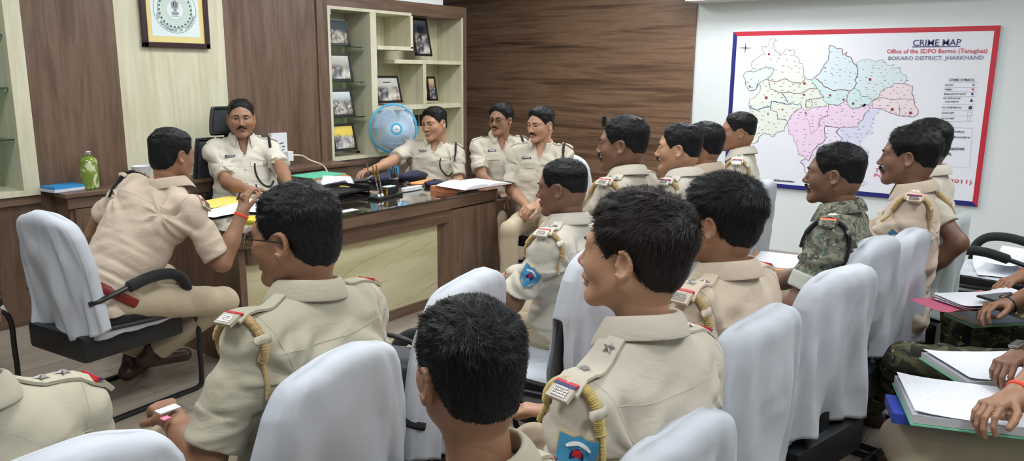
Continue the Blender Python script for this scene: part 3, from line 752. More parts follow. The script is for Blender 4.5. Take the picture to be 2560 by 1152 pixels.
        if res<.0075:
            lay([(.012*cos(b),.004+.015*sin(b)) for b in np.linspace(0,2*pi,14,endpoint=False)],.0072,.001,M['blue'],'badge_centre',po)
            lay([(-.007,.006),(.007,.006),(.007,.017),(-.007,.017)],.0082,.001,M['red'],'badge_motif',po)
            lay([(-.006,-.012),(.006,-.012),(.005,-.004),(-.005,-.004)],.0082,.001,flat('yellow thread',rgb(222,196,60),.7),'badge_motif',po)
            for b0,b1,rr0,rr1,mt in ((200,340,.026,.033,M['orange']),(40,140,.027,.031,M['paper'])):
                bs=[radians(b0+(b1-b0)*k/8) for k in range(9)]
                lay([(rr0*cos(b)*.9,.0+rr0*sin(b)) for b in bs]+[(rr1*cos(b)*.9,rr1*sin(b)) for b in bs[::-1]],.0075,.001,mt,'badge_lettering',po)
            bs=np.linspace(0,2*pi,26,endpoint=False)
            for k in range(0,20,1):
                b=radians(-60+300*k/19+0); 
    # ---- seams
    if backline:
        mb=MB()
        for zz,rng in ((.80,(-.15,.15)),):
            path=[]
            for uu in np.linspace(rng[0],rng[1],22):
                o=P0+ax*Lt*(zz-.35*abs(uu)*0)+lat*uu*S*g-fr*.4; h,nn=hit(bvh,o,fr,.0006)
                if h is not None: path.append(h)
            if len(path)>5: mb.tube(path,.0012,5)
        for i,s in enumerate((-1,1)):
            c=sp[i]-lat*s*.012; ad=nz(nz(el[i]-sp[i])*.35+lat*s*.9); path=[]
            a1=nz(np.cross(ad,fr)); a2=np.cross(ad,a1)
            for b in np.linspace(0,2*pi,30):
                dr=a1*cos(b)+a2*sin(b); h,nn=hit(bvh,c+dr*.2,-dr,.0004)
                if h is not None and abs((np.array(h)-c)@ad)<.02: path.append(h)
                else:
                    if len(path)>4: mb.tube(path,.0012,5)
                    path=[]
            if len(path)>4: mb.tube(path,.0012,5)
        if mb.V: mb.build('seam',smat,root,True)
    if front or badge:
        def fr_hit(uu,zz,off=.001): return hit(bvh,P0+ax*Lt*zz+lat*uu*S+fr*.45,-fr,off)
        mb=MB(); path=[fr_hit(0.008,z_,.001)[0] for z_ in np.linspace(.92,.1,16)]; path=[p for p in path if p is not None]
        if len(path)>3: mb.tube(path,.0022,6,flat=.5); mb.build('placket',smat,root,True)
        mb=MB()
        for z_ in (.80,.64,.48,.32):
            p,n_=fr_hit(0,z_,.002)
            if p is not None: mb.sphere(p,.0055,10,6)
        mb.build('button',smat,root,True)
        for s in(-1,1):
            for nm,(z0,z1),hw_ in (('chest_pocket',(.50,.74),.05),('pocket_flap',(.67,.745),.054)):
                mb=MB(); mb2=drape(mb,bvh,[P0+ax*Lt*z_+lat*s*.085*S+fr*.185 for z_ in np.linspace(z1,z0,6)],[2*hw_]*5+[2*hw_*.9],tuple(-fr),.003 if nm!='pocket_flap' else .0065,.003,5,wdir=tuple(lat))
                if mb.V: mb.build(nm,smat,root,True)
        p,n_=fr_hit(.085,.80,.005)
        if p is not None:
            mm=Matrix((Vector(lat),Vector(ax),Vector(fr))).transposed().to_4x4(); mm.translation=p
            mb=MB(); mb.box(-.032,.032,-.008,.008,-.004,.004,.001,mm); no=mb.build('name_plate',M['black'],root)
            mb=MB(); 
            for k in range(8): mb.box(-.024+k*.006,-.0195+k*.006,-.002,.003,.0038,.0048,0,mm)
            mb.build('name_lettering',M['paper'],no)
    if cuffmat:
        for i in range(2):
            fc=Field(np.minimum(sp[i],el[i])-.12,np.maximum(sp[i],el[i])+.12,res); fc.cone(sp[i],el[i],.0675*S,.0675*S,0,cut0=cuff-.20,cut1=cuff+.02)
            a_,b_=fc.mesh('c'); link('sleeve_cuff',npmesh('sleeve_cuff',a_,b_),M[cuffmat],root)
    # ---- trousers
    if legs:
        kn=knees or [(-.13,.44,seat+.01),(.13,.44,seat+.01)]; ft=feet or [(-.13,.42,.07),(.13,.42,.07)]
        kn=[L(k) if isinstance(k,Vector) else np.array(k,float) for k in kn]; ft=[L(k) if isinstance(k,Vector) else np.array(k,float) for k in ft]
        al=np.array([P0]+kn+ft); f=Field(al.min(0)-.16,al.max(0)+.16,max(.008,res*1.3))
        f.ball(P0+np.array((0,0,.0)),(.165*g,.125,.10),0); f.cone(P0,P0+ax*.06,.12*g,.12*g,.03,flat=((0,1,0),.9))
        for i,s in enumerate((-1,1)):
            hj=P0+np.array((s*.085,.02,-.01)); f.cone(hj,kn[i],.085*S,.064*S,.04); f.cone(kn[i],ft[i],.063*S,.058*S,.02,cut1=.93)
        sl,X,Y,Z=f.blk(f.lo,f.lo+f.n*f.res); f.D+=(vnoise(X*12+sd,Y*22,Z*10)*.005*(np.abs(f.D)<.03)).astype(np.float32)
        a_,b_=f.mesh('t'); link('trousers',npmesh('t',a_,b_),M[tr],root)
        if belt:
            mb=MB(); ring=[Vector(P0+ax*(.055)+lat*cos(b)*(.172*g+.004)*S+fr*(sin(b)*(.127*g+.004)*S+.005)) for b in np.linspace(0,2*pi,48,endpoint=False)]
            mb.tube(ring,.021,10,closed=True,flat=1.0,up=tuple(ax)); 
            V=mb.V; c=np.array(ring).mean(0); mb.V=[tuple(Vector(ring[k//10])+(Vector(v)-Vector(ring[k//10]))*1.0 - (Vector(v)-Vector(ring[k//10])).project((Vector(ring[k//10])-Vector(c)))*.75) for k,v in enumerate(V)]
            mb.build('belt',M['belt'] if belt is True else M[belt],root,True,False)
        if shoes:
            for i in range(2):
                dv=nz(np.array((0,1.,0))) if feet is None else nz((kn[i]-P0)*np.array((1,1,0)))
                f=Field(ft[i]-np.array((.2,.2,.09)),ft[i]+np.array((.2,.2,.08)),.006); z0=ft[i][2]-.07
                h_=ft[i]*np.array((1,1,0))+np.array((0,0,z0))
                f.cone(h_-dv*.05+np.array((0,0,.035)),h_+dv*.14+np.array((0,0,.028)),.038,.034,0); f.cone(h_-dv*.02+np.array((0,0,.05)),h_+np.array((0,0,.10)),.04,.042,.03)
                f.op(lambda X,Y,Z:-(Z-z0),f.lo,f.lo+f.n*f.res,0) if False else None
                sl,X,Y,Z=f.blk(f.lo,f.lo+f.n*f.res); f.D=np.maximum(f.D,(z0+.001)-Z+0*X+0*Y).astype(np.float32)
                a_,b_=f.mesh('s'); link('shoe',npmesh('s',a_,b_),M['shoe'],root)
    return dict(root=root,MW=MW,wr=[MW@Vector(w) for w in wr],el=[MW@Vector(w) for w in el],sp=[MW@Vector(w) for w in sp],P0=P0,bvh=bvh,hc=hc)
# ============================================================ room shell
YB=5.12; XW=6.903; XP=6.03
def struct(o): o['kind']='structure'; return o
def sbox(name,m,*a,b=0): mb=MB(); mb.box(*a,b=b); return struct(mb.build(name,M[m] if isinstance(m,str) else m))
sbox('floor','floor',-2.6,6.95,-2.6,6.3,-.05,0)
sbox('ceiling','ceil',-2.6,6.95,-2.6,6.3,2.72,2.77)
sbox('wall_right','wall',XW,XW+.05,-2.6,6.3,0,2.72)
sbox('wall_left','wall',-2.65,-2.6,-2.6,6.3,0,2.72)
sbox('wall_front','wall',-2.65,6.95,-2.65,-2.6,0,2.72)
sbox('wall_right_panelling','woody',XW-.028,XW,3.084,6.2,0,2.72)
# dropped strip of ceiling along the map wall
sbox('trim_1','ceil',6.62,XW,-2.6,3.08,2.185,2.72)
# built-in back wall, front plane y = YB
def back(name,m,x0,x1,z0,z1,y=YB,y1=YB+.38): return sbox(name,m,x0,x1,y,y1,z0,z1)
back('wall_back_pilaster','wood',2.006,2.556,0,2.72)
back('wall_back_centre','beige',2.556,3.341,0,2.72,YB+.004)
back('wall_back','wood',3.341,4.279,0,2.72)
back('trim_2','wood',4.17,4.279,0,2.72,YB-.012,YB)
back('wall_back_soffit','wall',4.279,5.69,2.17,2.72,YB+.002)
back('trim_3','woodx',4.279,5.98,2.07,2.17)
back('trim_5','wood',5.98,XP,0,2.17)
back('trim_6','woodx',4.279,5.98,.748,.805)
back('trim_7','wood',4.279,5.98,0,.748,YB+.02)
back('trim_8','woodx',-2.6,2.006,.742,.795)
back('trim_9','wood',-2.6,2.006,.085,.742,YB+.02)
back('trim_10','woodx',-2.6,2.006,0,.085,YB-.0)
back('trim_11','woodx',-2.6,2.006,2.2,2.72)
back('trim_12','wood',-2.6,.9,.795,2.2)
sbox('wall_back_rear','wall',-2.6,XW,6.2,6.25,0,2.72)
sbox('wall_back_filler','wall',-2.6,4.279,YB+.38,YB+.42,0,2.72)
# ---- shelf unit (right)
def shelf_unit(label,x0,x1,z0,z1,depth=.30):
    r=empty('display_cabinet',((x0+x1)/2,YB,z0),0,label,'cabinet'); return r
def pbox(nm,mat,root,*a,b=.0015):
    mb=MB(); mb.box(*a,b=b); o=mb.build(nm,M[mat] if isinstance(mat,str) else mat); o.parent=root; o.matrix_parent_inverse=Matrix.Translation(root.location).inverted(); return o
sr=shelf_unit('pale wood open display cabinet with photo frames beside the fan',4.279,5.98,.805,2.07)
D0,D1=YB-.012,YB+.34
pbox('back_panel','beige',sr,4.279,5.98,YB+.32,YB+.345,.805,2.07)
pbox('side_panel','beige',sr,4.279,4.305,D0,D1-.02,.805,2.07)
pbox('side_panel','beige',sr,5.952,5.98,YB+.001,D1-.02,.805,2.07)
pbox('base_board','beige',sr,4.305,5.952,D0,D1-.02,.805,.83)
pbox('top_board','beige',sr,4.305,5.25,D0,D1-.02,2.045,2.07)
pbox('top_board','woodx',sr,5.25,5.952,YB+.001,D1-.02,2.055,2.07)
pbox('divider','beige',sr,4.742,4.812,D0,D1-.02,.83,2.045)
pbox('divider','beige',sr,5.222,5.255,D0-.01,D1-.02,1.755,2.045)
pbox('shelf','beige',sr,4.812,5.255,D0-.01,D1-.02,1.738,1.772)
pbox('shelf','beige',sr,5.04,5.952,YB+.004,D1-.02,1.622,1.657)
pbox('divider','beige',sr,5.41,5.452,YB+.006,D1-.02,1.25,1.622)
pbox('shelf','beige',sr,4.812,5.952,YB+.004,D1-.02,1.208,1.25)
pbox('divider','beige',sr,5.215,5.262,YB+.006,D1-.02,.83,1.208)
for z in (1.748,1.455,1.158):
    g=pbox('glass_shelf','gshelf',sr,4.307,4.70,YB+.03,YB+.31,z,z+.008); 
    for x in (4.315,4.69): pbox('shelf_pin','steel',g,x-.006,x+.006,YB+.05,YB+.065,z-.012,z)
pbox('downlight_clip','steel',sr,4.307,4.325,YB+.0,YB+.02,2.0,2.045)
sl_=empty('display_cabinet',(1.4,YB,.795),0,'pale wood cabinet niche with green glass shelves at far left','cabinet')
pbox('back_panel','beige',sl_,.9,2.006,YB+.32,YB+.345,.795,2.2)
pbox('side_panel','beige',sl_,1.915,2.006,D0,D1-.02,.795,2.2)
pbox('side_panel','beige',sl_,.9,.93,D0,D1-.02,.795,2.2)
pbox('base_board','beige',sl_,.93,1.915,D0,D1-.02,.795,.83)
pbox('top_board','beige',sl_,.93,1.915,D0,D1-.02,2.17,2.2)
for py in (89,221,351):
    z=aty(20,py,YB+.05).z; g=pbox('glass_shelf','gshelf',sl_,.935,1.912,YB+.03,YB+.31,z,z+.008); pbox('shelf_pin','steel',g,1.895,1.912,YB+.05,YB+.065,z-.02,z)
# small blue box in that niche
tag(MB().box(1.55,1.765,YB+.10,YB+.22,.831,1.0,.003).build('box',flat('blue carton',rgb(60,140,196),.6)),'blue carton standing in the left niche, cut by picture edge','box')
# ---- credenza behind the desk
cr=empty('credenza',(3.1,5.0,0),0,'low walnut credenza running along the back wall','cabinet')
pbox('top_board','woodx',cr,2.04,4.27,4.865,YB-.002,.79,.816,b=.002)
pbox('rail','woodx',cr,2.06,4.27,4.885,4.905,.72,.79)
pbox('body','wood',cr,2.075,4.27,4.905,YB-.002,.0,.788)
for i in range(4): pbox('door','wood',cr,2.10+i*.54,2.62+i*.54,4.890,4.906,.09,.715,b=.003)
# ============================================================ crime map board
MPX=XW-.028
def wp(px,py,off=0.0): p=atx(px,py,MPX-off); return p
mr=empty('crime_map_board',(MPX+.014,1.72,1.25),0,'large printed crime map board with red and blue border on white wall','wall map')
def mpart(mb,name,mat,parent=None,smooth=False):
    o=mb.build(name,mat); p=parent or mr
    o.parent=p
    w=Matrix.Translation(mr.location); o.matrix_parent_inverse=w.inverted() if p is mr else Matrix.Identity(4)
    return o
TL,TR,BR=wp(1833.6,80),wp(2503,63),wp(2442,517); y0,y1=TR.y,TL.y; z1,z0=(TL.z+TR.z)/2,BR.z
mb=MB(); mb.box(MPX,MPX+.027,y0,y1,z0,z1); mpart(mb,'board',flat('white print',rgb(236,239,248),.35))
bw=.038
mb=MB(); mb.box(MPX-.001,MPX+.001,y0,y1-.0,z1-bw,z1); mb.box(MPX-.0011,MPX+.001,y0,y0+bw,z0,z1); mpart(mb,'red_border',flat('red print',rgb(198,44,62),.4))
mb=MB(); mb.add([(MPX-.0013,y,z) for y,z in ((y1,z0),(y1,z1),(y1-bw,z1-bw),(y1-bw,z0+bw),(y0+bw,z0+bw),(y0,z0))],[(0,1,2,3),(0,3,4,5)]); mpart(mb,'blue_border',flat('blue print',rgb(34,38,118),.4))
def za(P): return [(1820+x/4.607,70+y/4.607) for x,y in P]
def zb(P): return [(2020+x/4.607,90+y/4.607) for x,y in P]
def zc(P): return [(1820+x/5.236,280+y/5.236) for x,y in P]
def rgh(P,amp=1.3,seed=0):
    r=random.Random(seed); out=[]
    for i in range(len(P)-1):
        a,b=P[i],P[i+1]; n=max(1,int(hypot(b[0]-a[0],b[1]-a[1])/5))
        for k in range(n):
            t=k/n; j=amp if k else .3
            out.append((a[0]+(b[0]-a[0])*t+r.uniform(-j,j),a[1]+(b[1]-a[1])*t+r.uniform(-j,j)))
    out.append(P[-1]); return out
from mathutils.geometry import tessellate_polygon
REG=[]
def region(P,c,off,name,outline=None,seed=0,w=.0035,fill=True):
    P=rgh(P+[P[0]],1.0,seed)[:-1]
    V=[wp(x,y,off) for x,y in P]
    if fill:
        mb=MB(); tri=tessellate_polygon([[Vector((v.y,v.z,0)) for v in V]]); mb.add(V,tri); o=mpart(mb,'map_region',flat(name,c,.4)); REG.append(P)
    if outline: rib(P+[P[0]],outline,off+.0006,w)
def rib(P,c,off,w=.0035,name='boundary_line'):
    V=[];Fc=[]
    pts=[wp(x,y,off) for x,y in P]
    for i,p in enumerate(pts):
        t=(pts[min(i+1,len(pts)-1)]-pts[max(i-1,0)]); t.normalize(); n=Vector((0,-t.z,t.y))*w/2; V+=[p+n,p-n]
        if i: Fc.append((2*i-2,2*i-1,2*i+1,2*i))
    mb=MB(); mb.add(V,Fc); mpart(mb,name,c)
LN=flat('dark map line',rgb(84,84,98),.5); LR=flat('brown map line',rgb(128,80,84),.5); LB=flat('deep blue map line',rgb(50,90,140),.5)
W=za([(490,125),(520,115),(560,140),(530,165),(520,205),(545,260),(590,285),(600,325),(640,280),(690,240),(710,260),(755,248),(770,270),(755,310),(815,345),(815,400),(860,412),(870,480),(865,540),(895,555),(890,580),(975,600),(1000,660),(1035,700),(1060,760),(1105,795),(1100,830),(1165,885),(1140,900),(980,915),(940,945),(900,958),(860,930),(800,940),(735,1000),(690,1080),(672,1110)])+zc([(745,190),(735,235),(700,255),(635,260),(600,320),(570,325),(545,285),(510,290),(470,268),(440,300),(400,325),(400,350),(370,400),(300,415),(270,330)])+za([(260,1100),(250,920),(242,895),(245,820),(290,812),(365,740),(372,655),(340,650),(325,700),(300,715),(250,722),(205,660),(200,600),(175,545),(205,505),(270,495),(285,470),(268,430),(275,385),(330,345),(425,290),(400,265),(385,215),(465,208),(470,160)])
region(W,rgb(232,238,228),.0012,'pale green print',LN,1)
region(za([(270,495),(290,508),(420,455),(525,465),(520,500),(490,560),(460,580),(340,635),(325,700),(300,715),(250,722),(205,660),(200,600),(175,545),(205,505)]),rgb(224,240,230),.002,'mint print',flat('green map line',rgb(60,110,100),.5),2,.0045)
region(zb([(70,475),(165,540),(175,575),(240,600),(295,632),(340,620),(430,620),(480,635),(530,600),(600,640),(610,690),(720,705),(740,745),(700,790),(600,820),(520,832),(480,825),(450,750),(400,765),(345,800),(290,790),(230,780),(170,740),(185,705),(110,605),(40,510)]),rgb(212,234,236),.002,'teal print',flat('teal map line',rgb(90,136,140),.5),3)
region(zb([(250,110),(300,120),(330,145),(395,150),(395,215),(450,185),(430,220),(500,255),(520,310),(560,345),(575,420),(560,470),(540,510),(560,540),(530,600),(480,635),(430,620),(340,620),(295,632),(240,600),(175,575),(165,540),(70,475),(130,440),(180,345),(240,270),(235,235),(250,190),(240,145)]),rgb(218,234,244),.0024,'pale blue print',LR,4,.0055)
region(zb([(550,310),(620,275),(700,270),(770,290),(870,275),(915,335),(975,335),(985,370),(1070,365),(1060,400),(1090,440),(1135,460),(1130,520),(1080,550),(985,545),(970,585),(890,600),(830,650),(820,700),(740,745),(720,705),(610,690),(600,640),(530,600),(560,540),(540,510),(575,450),(575,400)]),rgb(218,234,240),.002,'grey blue print',flat('grey map line',rgb(150,160,170),.5),5)
region(zb([(820,700),(830,650),(890,600),(970,585),(985,545),(1080,550),(1150,560),(1205,580),(1195,650),(1225,740),(1225,790),(1270,850),(1265,900),(1220,930),(1050,915),(930,880),(850,835),(740,830),(740,745)]),rgb(240,224,230),.0022,'rose print',flat('rose map line',rgb(150,110,120),.5),6,.004)
LAV=zb([(720,760),(740,830),(850,835),(780,900),(770,960)])+zc([(1910,60),(1920,120),(1870,170),(1900,200),(1880,290),(1820,310),(1760,370),(1720,440),(1860,490),(1850,560),(1750,880),(1840,930),(1790,965),(1690,940),(1600,600),(1470,390),(1500,340),(1460,210)])+zb([(575,1050),(640,950),(650,900),(700,790)])
region(LAV,rgb(220,222,246),.0012,'lavender print',None,7)
MG=zb([(230,780),(290,790),(345,800),(400,765),(450,750),(480,825),(520,832),(600,820),(650,780),(690,795),(715,830),(650,900),(640,950),(580,1000),(575,1050),(380,1050)])+zc([(1460,210),(1270,180),(1260,230),(1275,340),(1245,400),(1180,430),(1110,510),(1090,570),(1060,640),(1020,610),(985,570),(920,555),(915,500),(900,430),(860,380),(850,300),(795,285),(785,170),(775,130)])+za([(735,1000),(800,940),(850,920),(900,958),(980,915),(1140,900),(1165,885)])
region(MG,rgb(240,216,240),.002,'pink violet print',LR,8,.003)
region(zc([(1270,180),(1460,210),(1415,265),(1495,340),(1470,385),(1300,470),(1150,700),(1180,800),(1100,860),(1000,780),(1010,720),(940,650),(1020,610),(1060,640),(1090,570),(1110,510),(1180,430),(1245,400),(1275,340),(1260,230)]),rgb(236,230,246),.0024,'pale violet print',flat('violet map line',rgb(96,80,120),.5),9,.005)
for P,c,w in ((za([(460,590),(500,610),(560,620),(665,580),(700,605),(760,630),(840,635),(890,580)]),LR,.004),(za([(460,590),(480,650),(490,700),(570,730),(620,745),(720,740),(830,755),(880,735),(930,700),(1030,695)]),LR,.004),(za([(620,745),(660,800),(690,850),(688,880),(600,860),(500,840),(490,900),(420,910),(340,950),(290,930),(242,895)]),LB,.006),(za([(688,880),(740,860),(790,885),(830,870),(850,920)]),LB,.005),(za([(490,900),(485,945),(560,960),(570,1040),(650,1050),(690,1080)]),LN,.004),(za([(900,830),(960,820),(975,880),(940,920),(890,910),(900,830)]),LN,.004),(za([(970,820),(1080,800),(1105,795)]),LN,.004),(za([(340,650),(372,655),(372,700)]),LN,.004),
    (zb([(740,745),(860,710),(980,735),(1120,720),(1225,740)]),LR,.003),(zb([(475,640),(450,700),(450,750)]),LR,.0045),(zb([(1050,915),(1060,860),(1050,790)]),LR,.003),(zb([(240,785),(225,920),(140,950),(125,1050)]),LR,.003),(zc([(1310,40),(1190,90),(1180,210),(1100,290),(1070,230),(1060,130),(1000,60),(1050,10)]),flat('orange map line',rgb(206,150,140),.5),.0035)): rib(rgh(P,1.0,3),c,.0032,w)
# village names: tiny dashes of print
def inside(x,y,P):
    c=False; j=len(P)-1
    for i in range(len(P)):
        if (P[i][1]>y)!=(P[j][1]>y) and x<(P[j][0]-P[i][0])*(y-P[i][1])/(P[j][1]-P[i][1])+P[i][0]: c=not c
        j=i
    return c
mb=MB(); rr=random.Random(11)
for yy in range(100,470,9):
    x=1850+rr.uniform(0,12)
    while x<2300:
        if any(inside(x,yy,P) for P in REG) and rr.random()<.72:
            l=rr.uniform(3.0,7.0); y_=yy+rr.uniform(-2.5,2.5); h=.5
            V=[wp(x,y_,.0036),wp(x+l,y_,.0036),wp(x+l,y_+h*2,.0036),wp(x,y_+h*2,.0036)]; mb.add(V,[(0,1,2,3)])
        x+=rr.uniform(12,26)
mpart(mb,'village_names',flat('small dark print',rgb(96,100,112),.5))['kind']='stuff'
MK=flat('crimson marker print',rgb(150,32,62),.5)
for x,y,s in [(*p,s) for p,s in zip(za([(470,300),(250,672),(440,802),(880,637),(878,770),(628,938),(460,985),(893,980)]),(5,4.5,6.5,5.5,4.5,3.5,3.5,4))]+[(*p,s) for p,s in zip(zb([(715,500),(255,682),(410,733),(520,778),(970,845),(1180,885),(198,365)]),(6.5,5,5,5.5,7,7,3.5))]:
    h=s/2; V=[wp(x-h,y-h,.004),wp(x+h,y-h,.004),wp(x+h,y+h,.004),wp(x-h,y+h,.004)]; m_=MB(); m_.add(V,[(0,1,2,3)]); mpart(m_,'police_station_marker',MK)
def wtext(s,l,r,cap,mat,bold=0,shear=0,off=.003,name='lettering',fit=True):
    """l, r: photo points of the ends of the baseline on the board"""
    a=wp(l[0],l[1],off); b=wp(r[0],r[1],off); top=wp(l[0],l[1]-cap,off); ch=top.z-a.z; size=ch/.70
    V,Fc=text_verts(s,size,bold,shear,'LEFT'); w=max(v.x for v in V)-min(v.x for v in V); x0=min(v.x for v in V); L=(b-a).length; k=L/w
    up=Vector((0,0,1)); d=(b-a).normalized(); mb=MB(); mb.add([a+d*((v.x-x0)*k)+up*v.y for v in V],Fc); return mpart(mb,name,mat)
TB=flat('navy print',rgb(56,62,112),.4); TRD=flat('red lettering print',rgb(206,64,84),.4); TG=flat('grey blue print text',rgb(128,136,160),.4); TK=flat('black print',rgb(58,60,68),.5)
o=4.609
def zd(x,y): return (2180+x/o,70+y/o)
wtext('CRIME MAP',zd(468,206),zd(1022,200),15.5,TB,.0006,0,name='title_lettering')
rib([zd(462,217),zd(1016,212)],TB,.003,.006,'title_underline')
wtext('Office of the SDPO Bermo (Tenughat)',zd(170,292),zd(1328,286),10.5,TRD,.0004)
wtext('BOKARO DISTRICT, JHARKHAND',zd(186,370),zd(1285,363),9.5,TG,.0006)
wtext('CRIME SYMBOL',zd(884,610),zd(1182,611),6,TK,.0003)
for s,x,y,x2 in (('DACOITY',842,665,935),('ROBBERY',838,716,925),('BURGLARY BY NIGHT',830,769,1082),('DO- ENTRANCE BY',820,818,1020),('DOOR WINDOW',840,858,1000),('DO- OTHER METHOD',808,925,1030),('HOUSE THEFT',802,988,945),('CATTLE THEFT',795,1050,950)):
    wtext(s,zd(x,y),zd(x2,y+2),4.2,TK,.0003)
for y,x0,x1 in ((622,872,1220),(678,840,1215),(733,836,1210),(785,830,1200),(878,815,1190),(945,808,1165),(1010,795,1160),(1075,790,1165)): rib([zd(x0,y),zd(x1,y+5)],TG,.003,.0016,'table_line')
def sym(poly,mat,nm='crime_symbol'): m_=MB(); V=[wp(*zd(x,y),.0032) for x,y in poly]; m_.add(V,[tuple(range(len(V)))]); mpart(m_,nm,mat)
circ=lambda x,y,r:[(x+r*cos(b),y+r*sin(b)) for b in np.linspace(0,2*pi,14,endpoint=False)]
sym([(1150,655),(1165,648),(1190,655),(1165,664)],TB); sym(circ(1162,706,13),TRD); sym(circ(1155,760,14),TB); sym([(1124,848),(1146,812),(1166,850)],TB); sym([(1116,900),(1156,898),(1152,934),(1112,935)],TB)
rib([zd(1102,970),zd(1152,970),zd(1148,1010),zd(1098,1008),zd(1102,970)],TG,.003,.002,'crime_symbol'); rib([zd(1098,1036),zd(1132,1036),zd(1130,1068),zd(1095,1066),zd(1098,1036)],TG,.003,.002,'crime_symbol')
def ze(x,y): return (2200+x/4.8,290+y/4.8)
wtext('Index',ze(590,108),ze(716,112),6,TK,.0003); wtext('Village Boundary',ze(660,192),ze(1014,200),5.5,TK,.0003); wtext('Panchayat Boundary',ze(655,256),ze(1080,268),5.5,TK,.0003)
wtext('Police Station',ze(600,404),ze(1008,410),8.5,TK,.0007); wtext('HOSPITAL',ze(650,465),ze(860,470),6.5,TK,.001)
wtext('Total',(2187,429),(2225,434),9,TRD,.0004); wtext('Population (Census 2011)',(2185,442),(2429,460),9,TRD,.0004)
rib([ze(620,135),ze(1110,145)],TG,.003,.0016,'table_line'); rib([ze(1110,145),ze(1075,620),ze(600,600)],TG,.003,.0016,'table_line')
wtext('kilometer',(1935,452),(1987,456),4.5,TK,.001)
def zs(x,y): return za([(x,y)])[0]
for P in ([(110,228),(195,222),(285,230),(200,236)],[(205,140),(208,228),(190,312),(196,228)]):
    m_=MB(); m_.add([wp(*zs(x,y),.003) for x,y in P],[(0,1,2,3)]); mpart(m_,'compass_rose',TK)
# ============================================================ government emblem picture
FX0,FX1=aty(355,118,YB).x-.0,aty(521,119,YB).x; fz=aty(440,120,YB).z
er=empty('framed_emblem',((FX0+FX1)/2,YB-.0,fz),0,'dark framed round state seal with yellow mount on pale panel','picture')
def epart(mb,name,mat,par=None): 
    o=mb.build(name,mat); o.parent=par or er; o.matrix_parent_inverse=Matrix.Translation(er.location).inverted(); return o
EW=FX1-FX0; EH=EW*1.2; t_=.035; y_f=YB-.03
mb=MB(); mb.box(FX0,FX1,y_f,YB-.001,fz,fz+t_,.004); mb.box(FX0,FX1,y_f,YB-.001,fz+EH-t_,fz+EH,.004); mb.box(FX0,FX0+t_,y_f,YB-.001,fz,fz+EH,.004); mb.box(FX1-t_,FX1,y_f,YB-.001,fz,fz+EH,.004); epart(mb,'frame',flat('dark maroon frame',rgb(52,30,34),.3))
mb=MB(); mb.box(FX0+.02,FX1-.02,YB-.016,YB-.002,fz+.02,fz+EH-.02); epart(mb,'mount',flat('yellow mount card',rgb(226,206,140),.6))
sw_=(FX1-FX0)/170.0
px0,px1=FX0+t_+12*sw_*1.0,FX1-t_-12*sw_
mb=MB(); mb.box(px0,px1,YB-.0175,YB-.015,fz+t_+14*sw_,fz+EH-t_-12*sw_); epart(mb,'print',flat('pale blue paper',rgb(216,228,230),.5))
ccx=(px0+px1)/2+.0; ecz=fz+.262*1.0; ecz=aty(437,25,YB).z
def ring(r0,r1,mat,nm,off,n=64):
    V=[];Fc=[]
    for k in range(n):
        a=2*pi*k/n; V+=[(ccx+r0*cos(a),YB-.0178-off,ecz+r0*sin(a)),(ccx+r1*cos(a),YB-.0178-off,ecz+r1*sin(a))]
    for k in range(n): j=(k+1)%n; Fc.append((2*k,2*k+1,2*j+1,2*j))
    m_=MB(); m_.add(V,Fc); return epart(m_,nm,mat)
R_=aty(487,30,YB).x-ccx
GL=flat('grey green print',rgb(150,164,160),.5); GD=flat('dark green print',rgb(30,92,66),.5); GP=flat('pale mint print',rgb(200,216,208),.5); GG=flat('pale grey print',rgb(186,190,188),.5)
ring(R_*.965,R_,GL,'seal_ring',.0); ring(R_*.78,R_*.80,GD,'seal_ring',.0003); ring(R_*.40,R_*.76,GP,'seal_ring',0); ring(R_*.39,R_*.405,GL,'seal_ring',.0004)
mb=MB()
for k in range(26):
    a=2*pi*k/26; b=a+.10
    P=[(.70,a-.05),(.77,a+.0),(.76,b),(.69,a+.06)]
    mb.add([(ccx+R_*r*cos(q),YB-.0186,ecz+R_*r*sin(q)) for r,q in P],[(0,1,2,3)])
epart(mb,'leaf_pattern',GD)
mb=MB()
for rr_,n in ((.62,40),(.53,36),(.46,30)):
    for k in range(n):
        a=2*pi*k/n; mb.add([(ccx+R_*r*cos(q),YB-.0184,ecz+R_*r*sin(q)) for r,q in ((rr_-.03,a),(rr_+.02,a-.03),(rr_+.03,a+.04),(rr_-.01,a+.05))],[(0,1,2,3)])
epart(mb,'figure_pattern',GG)
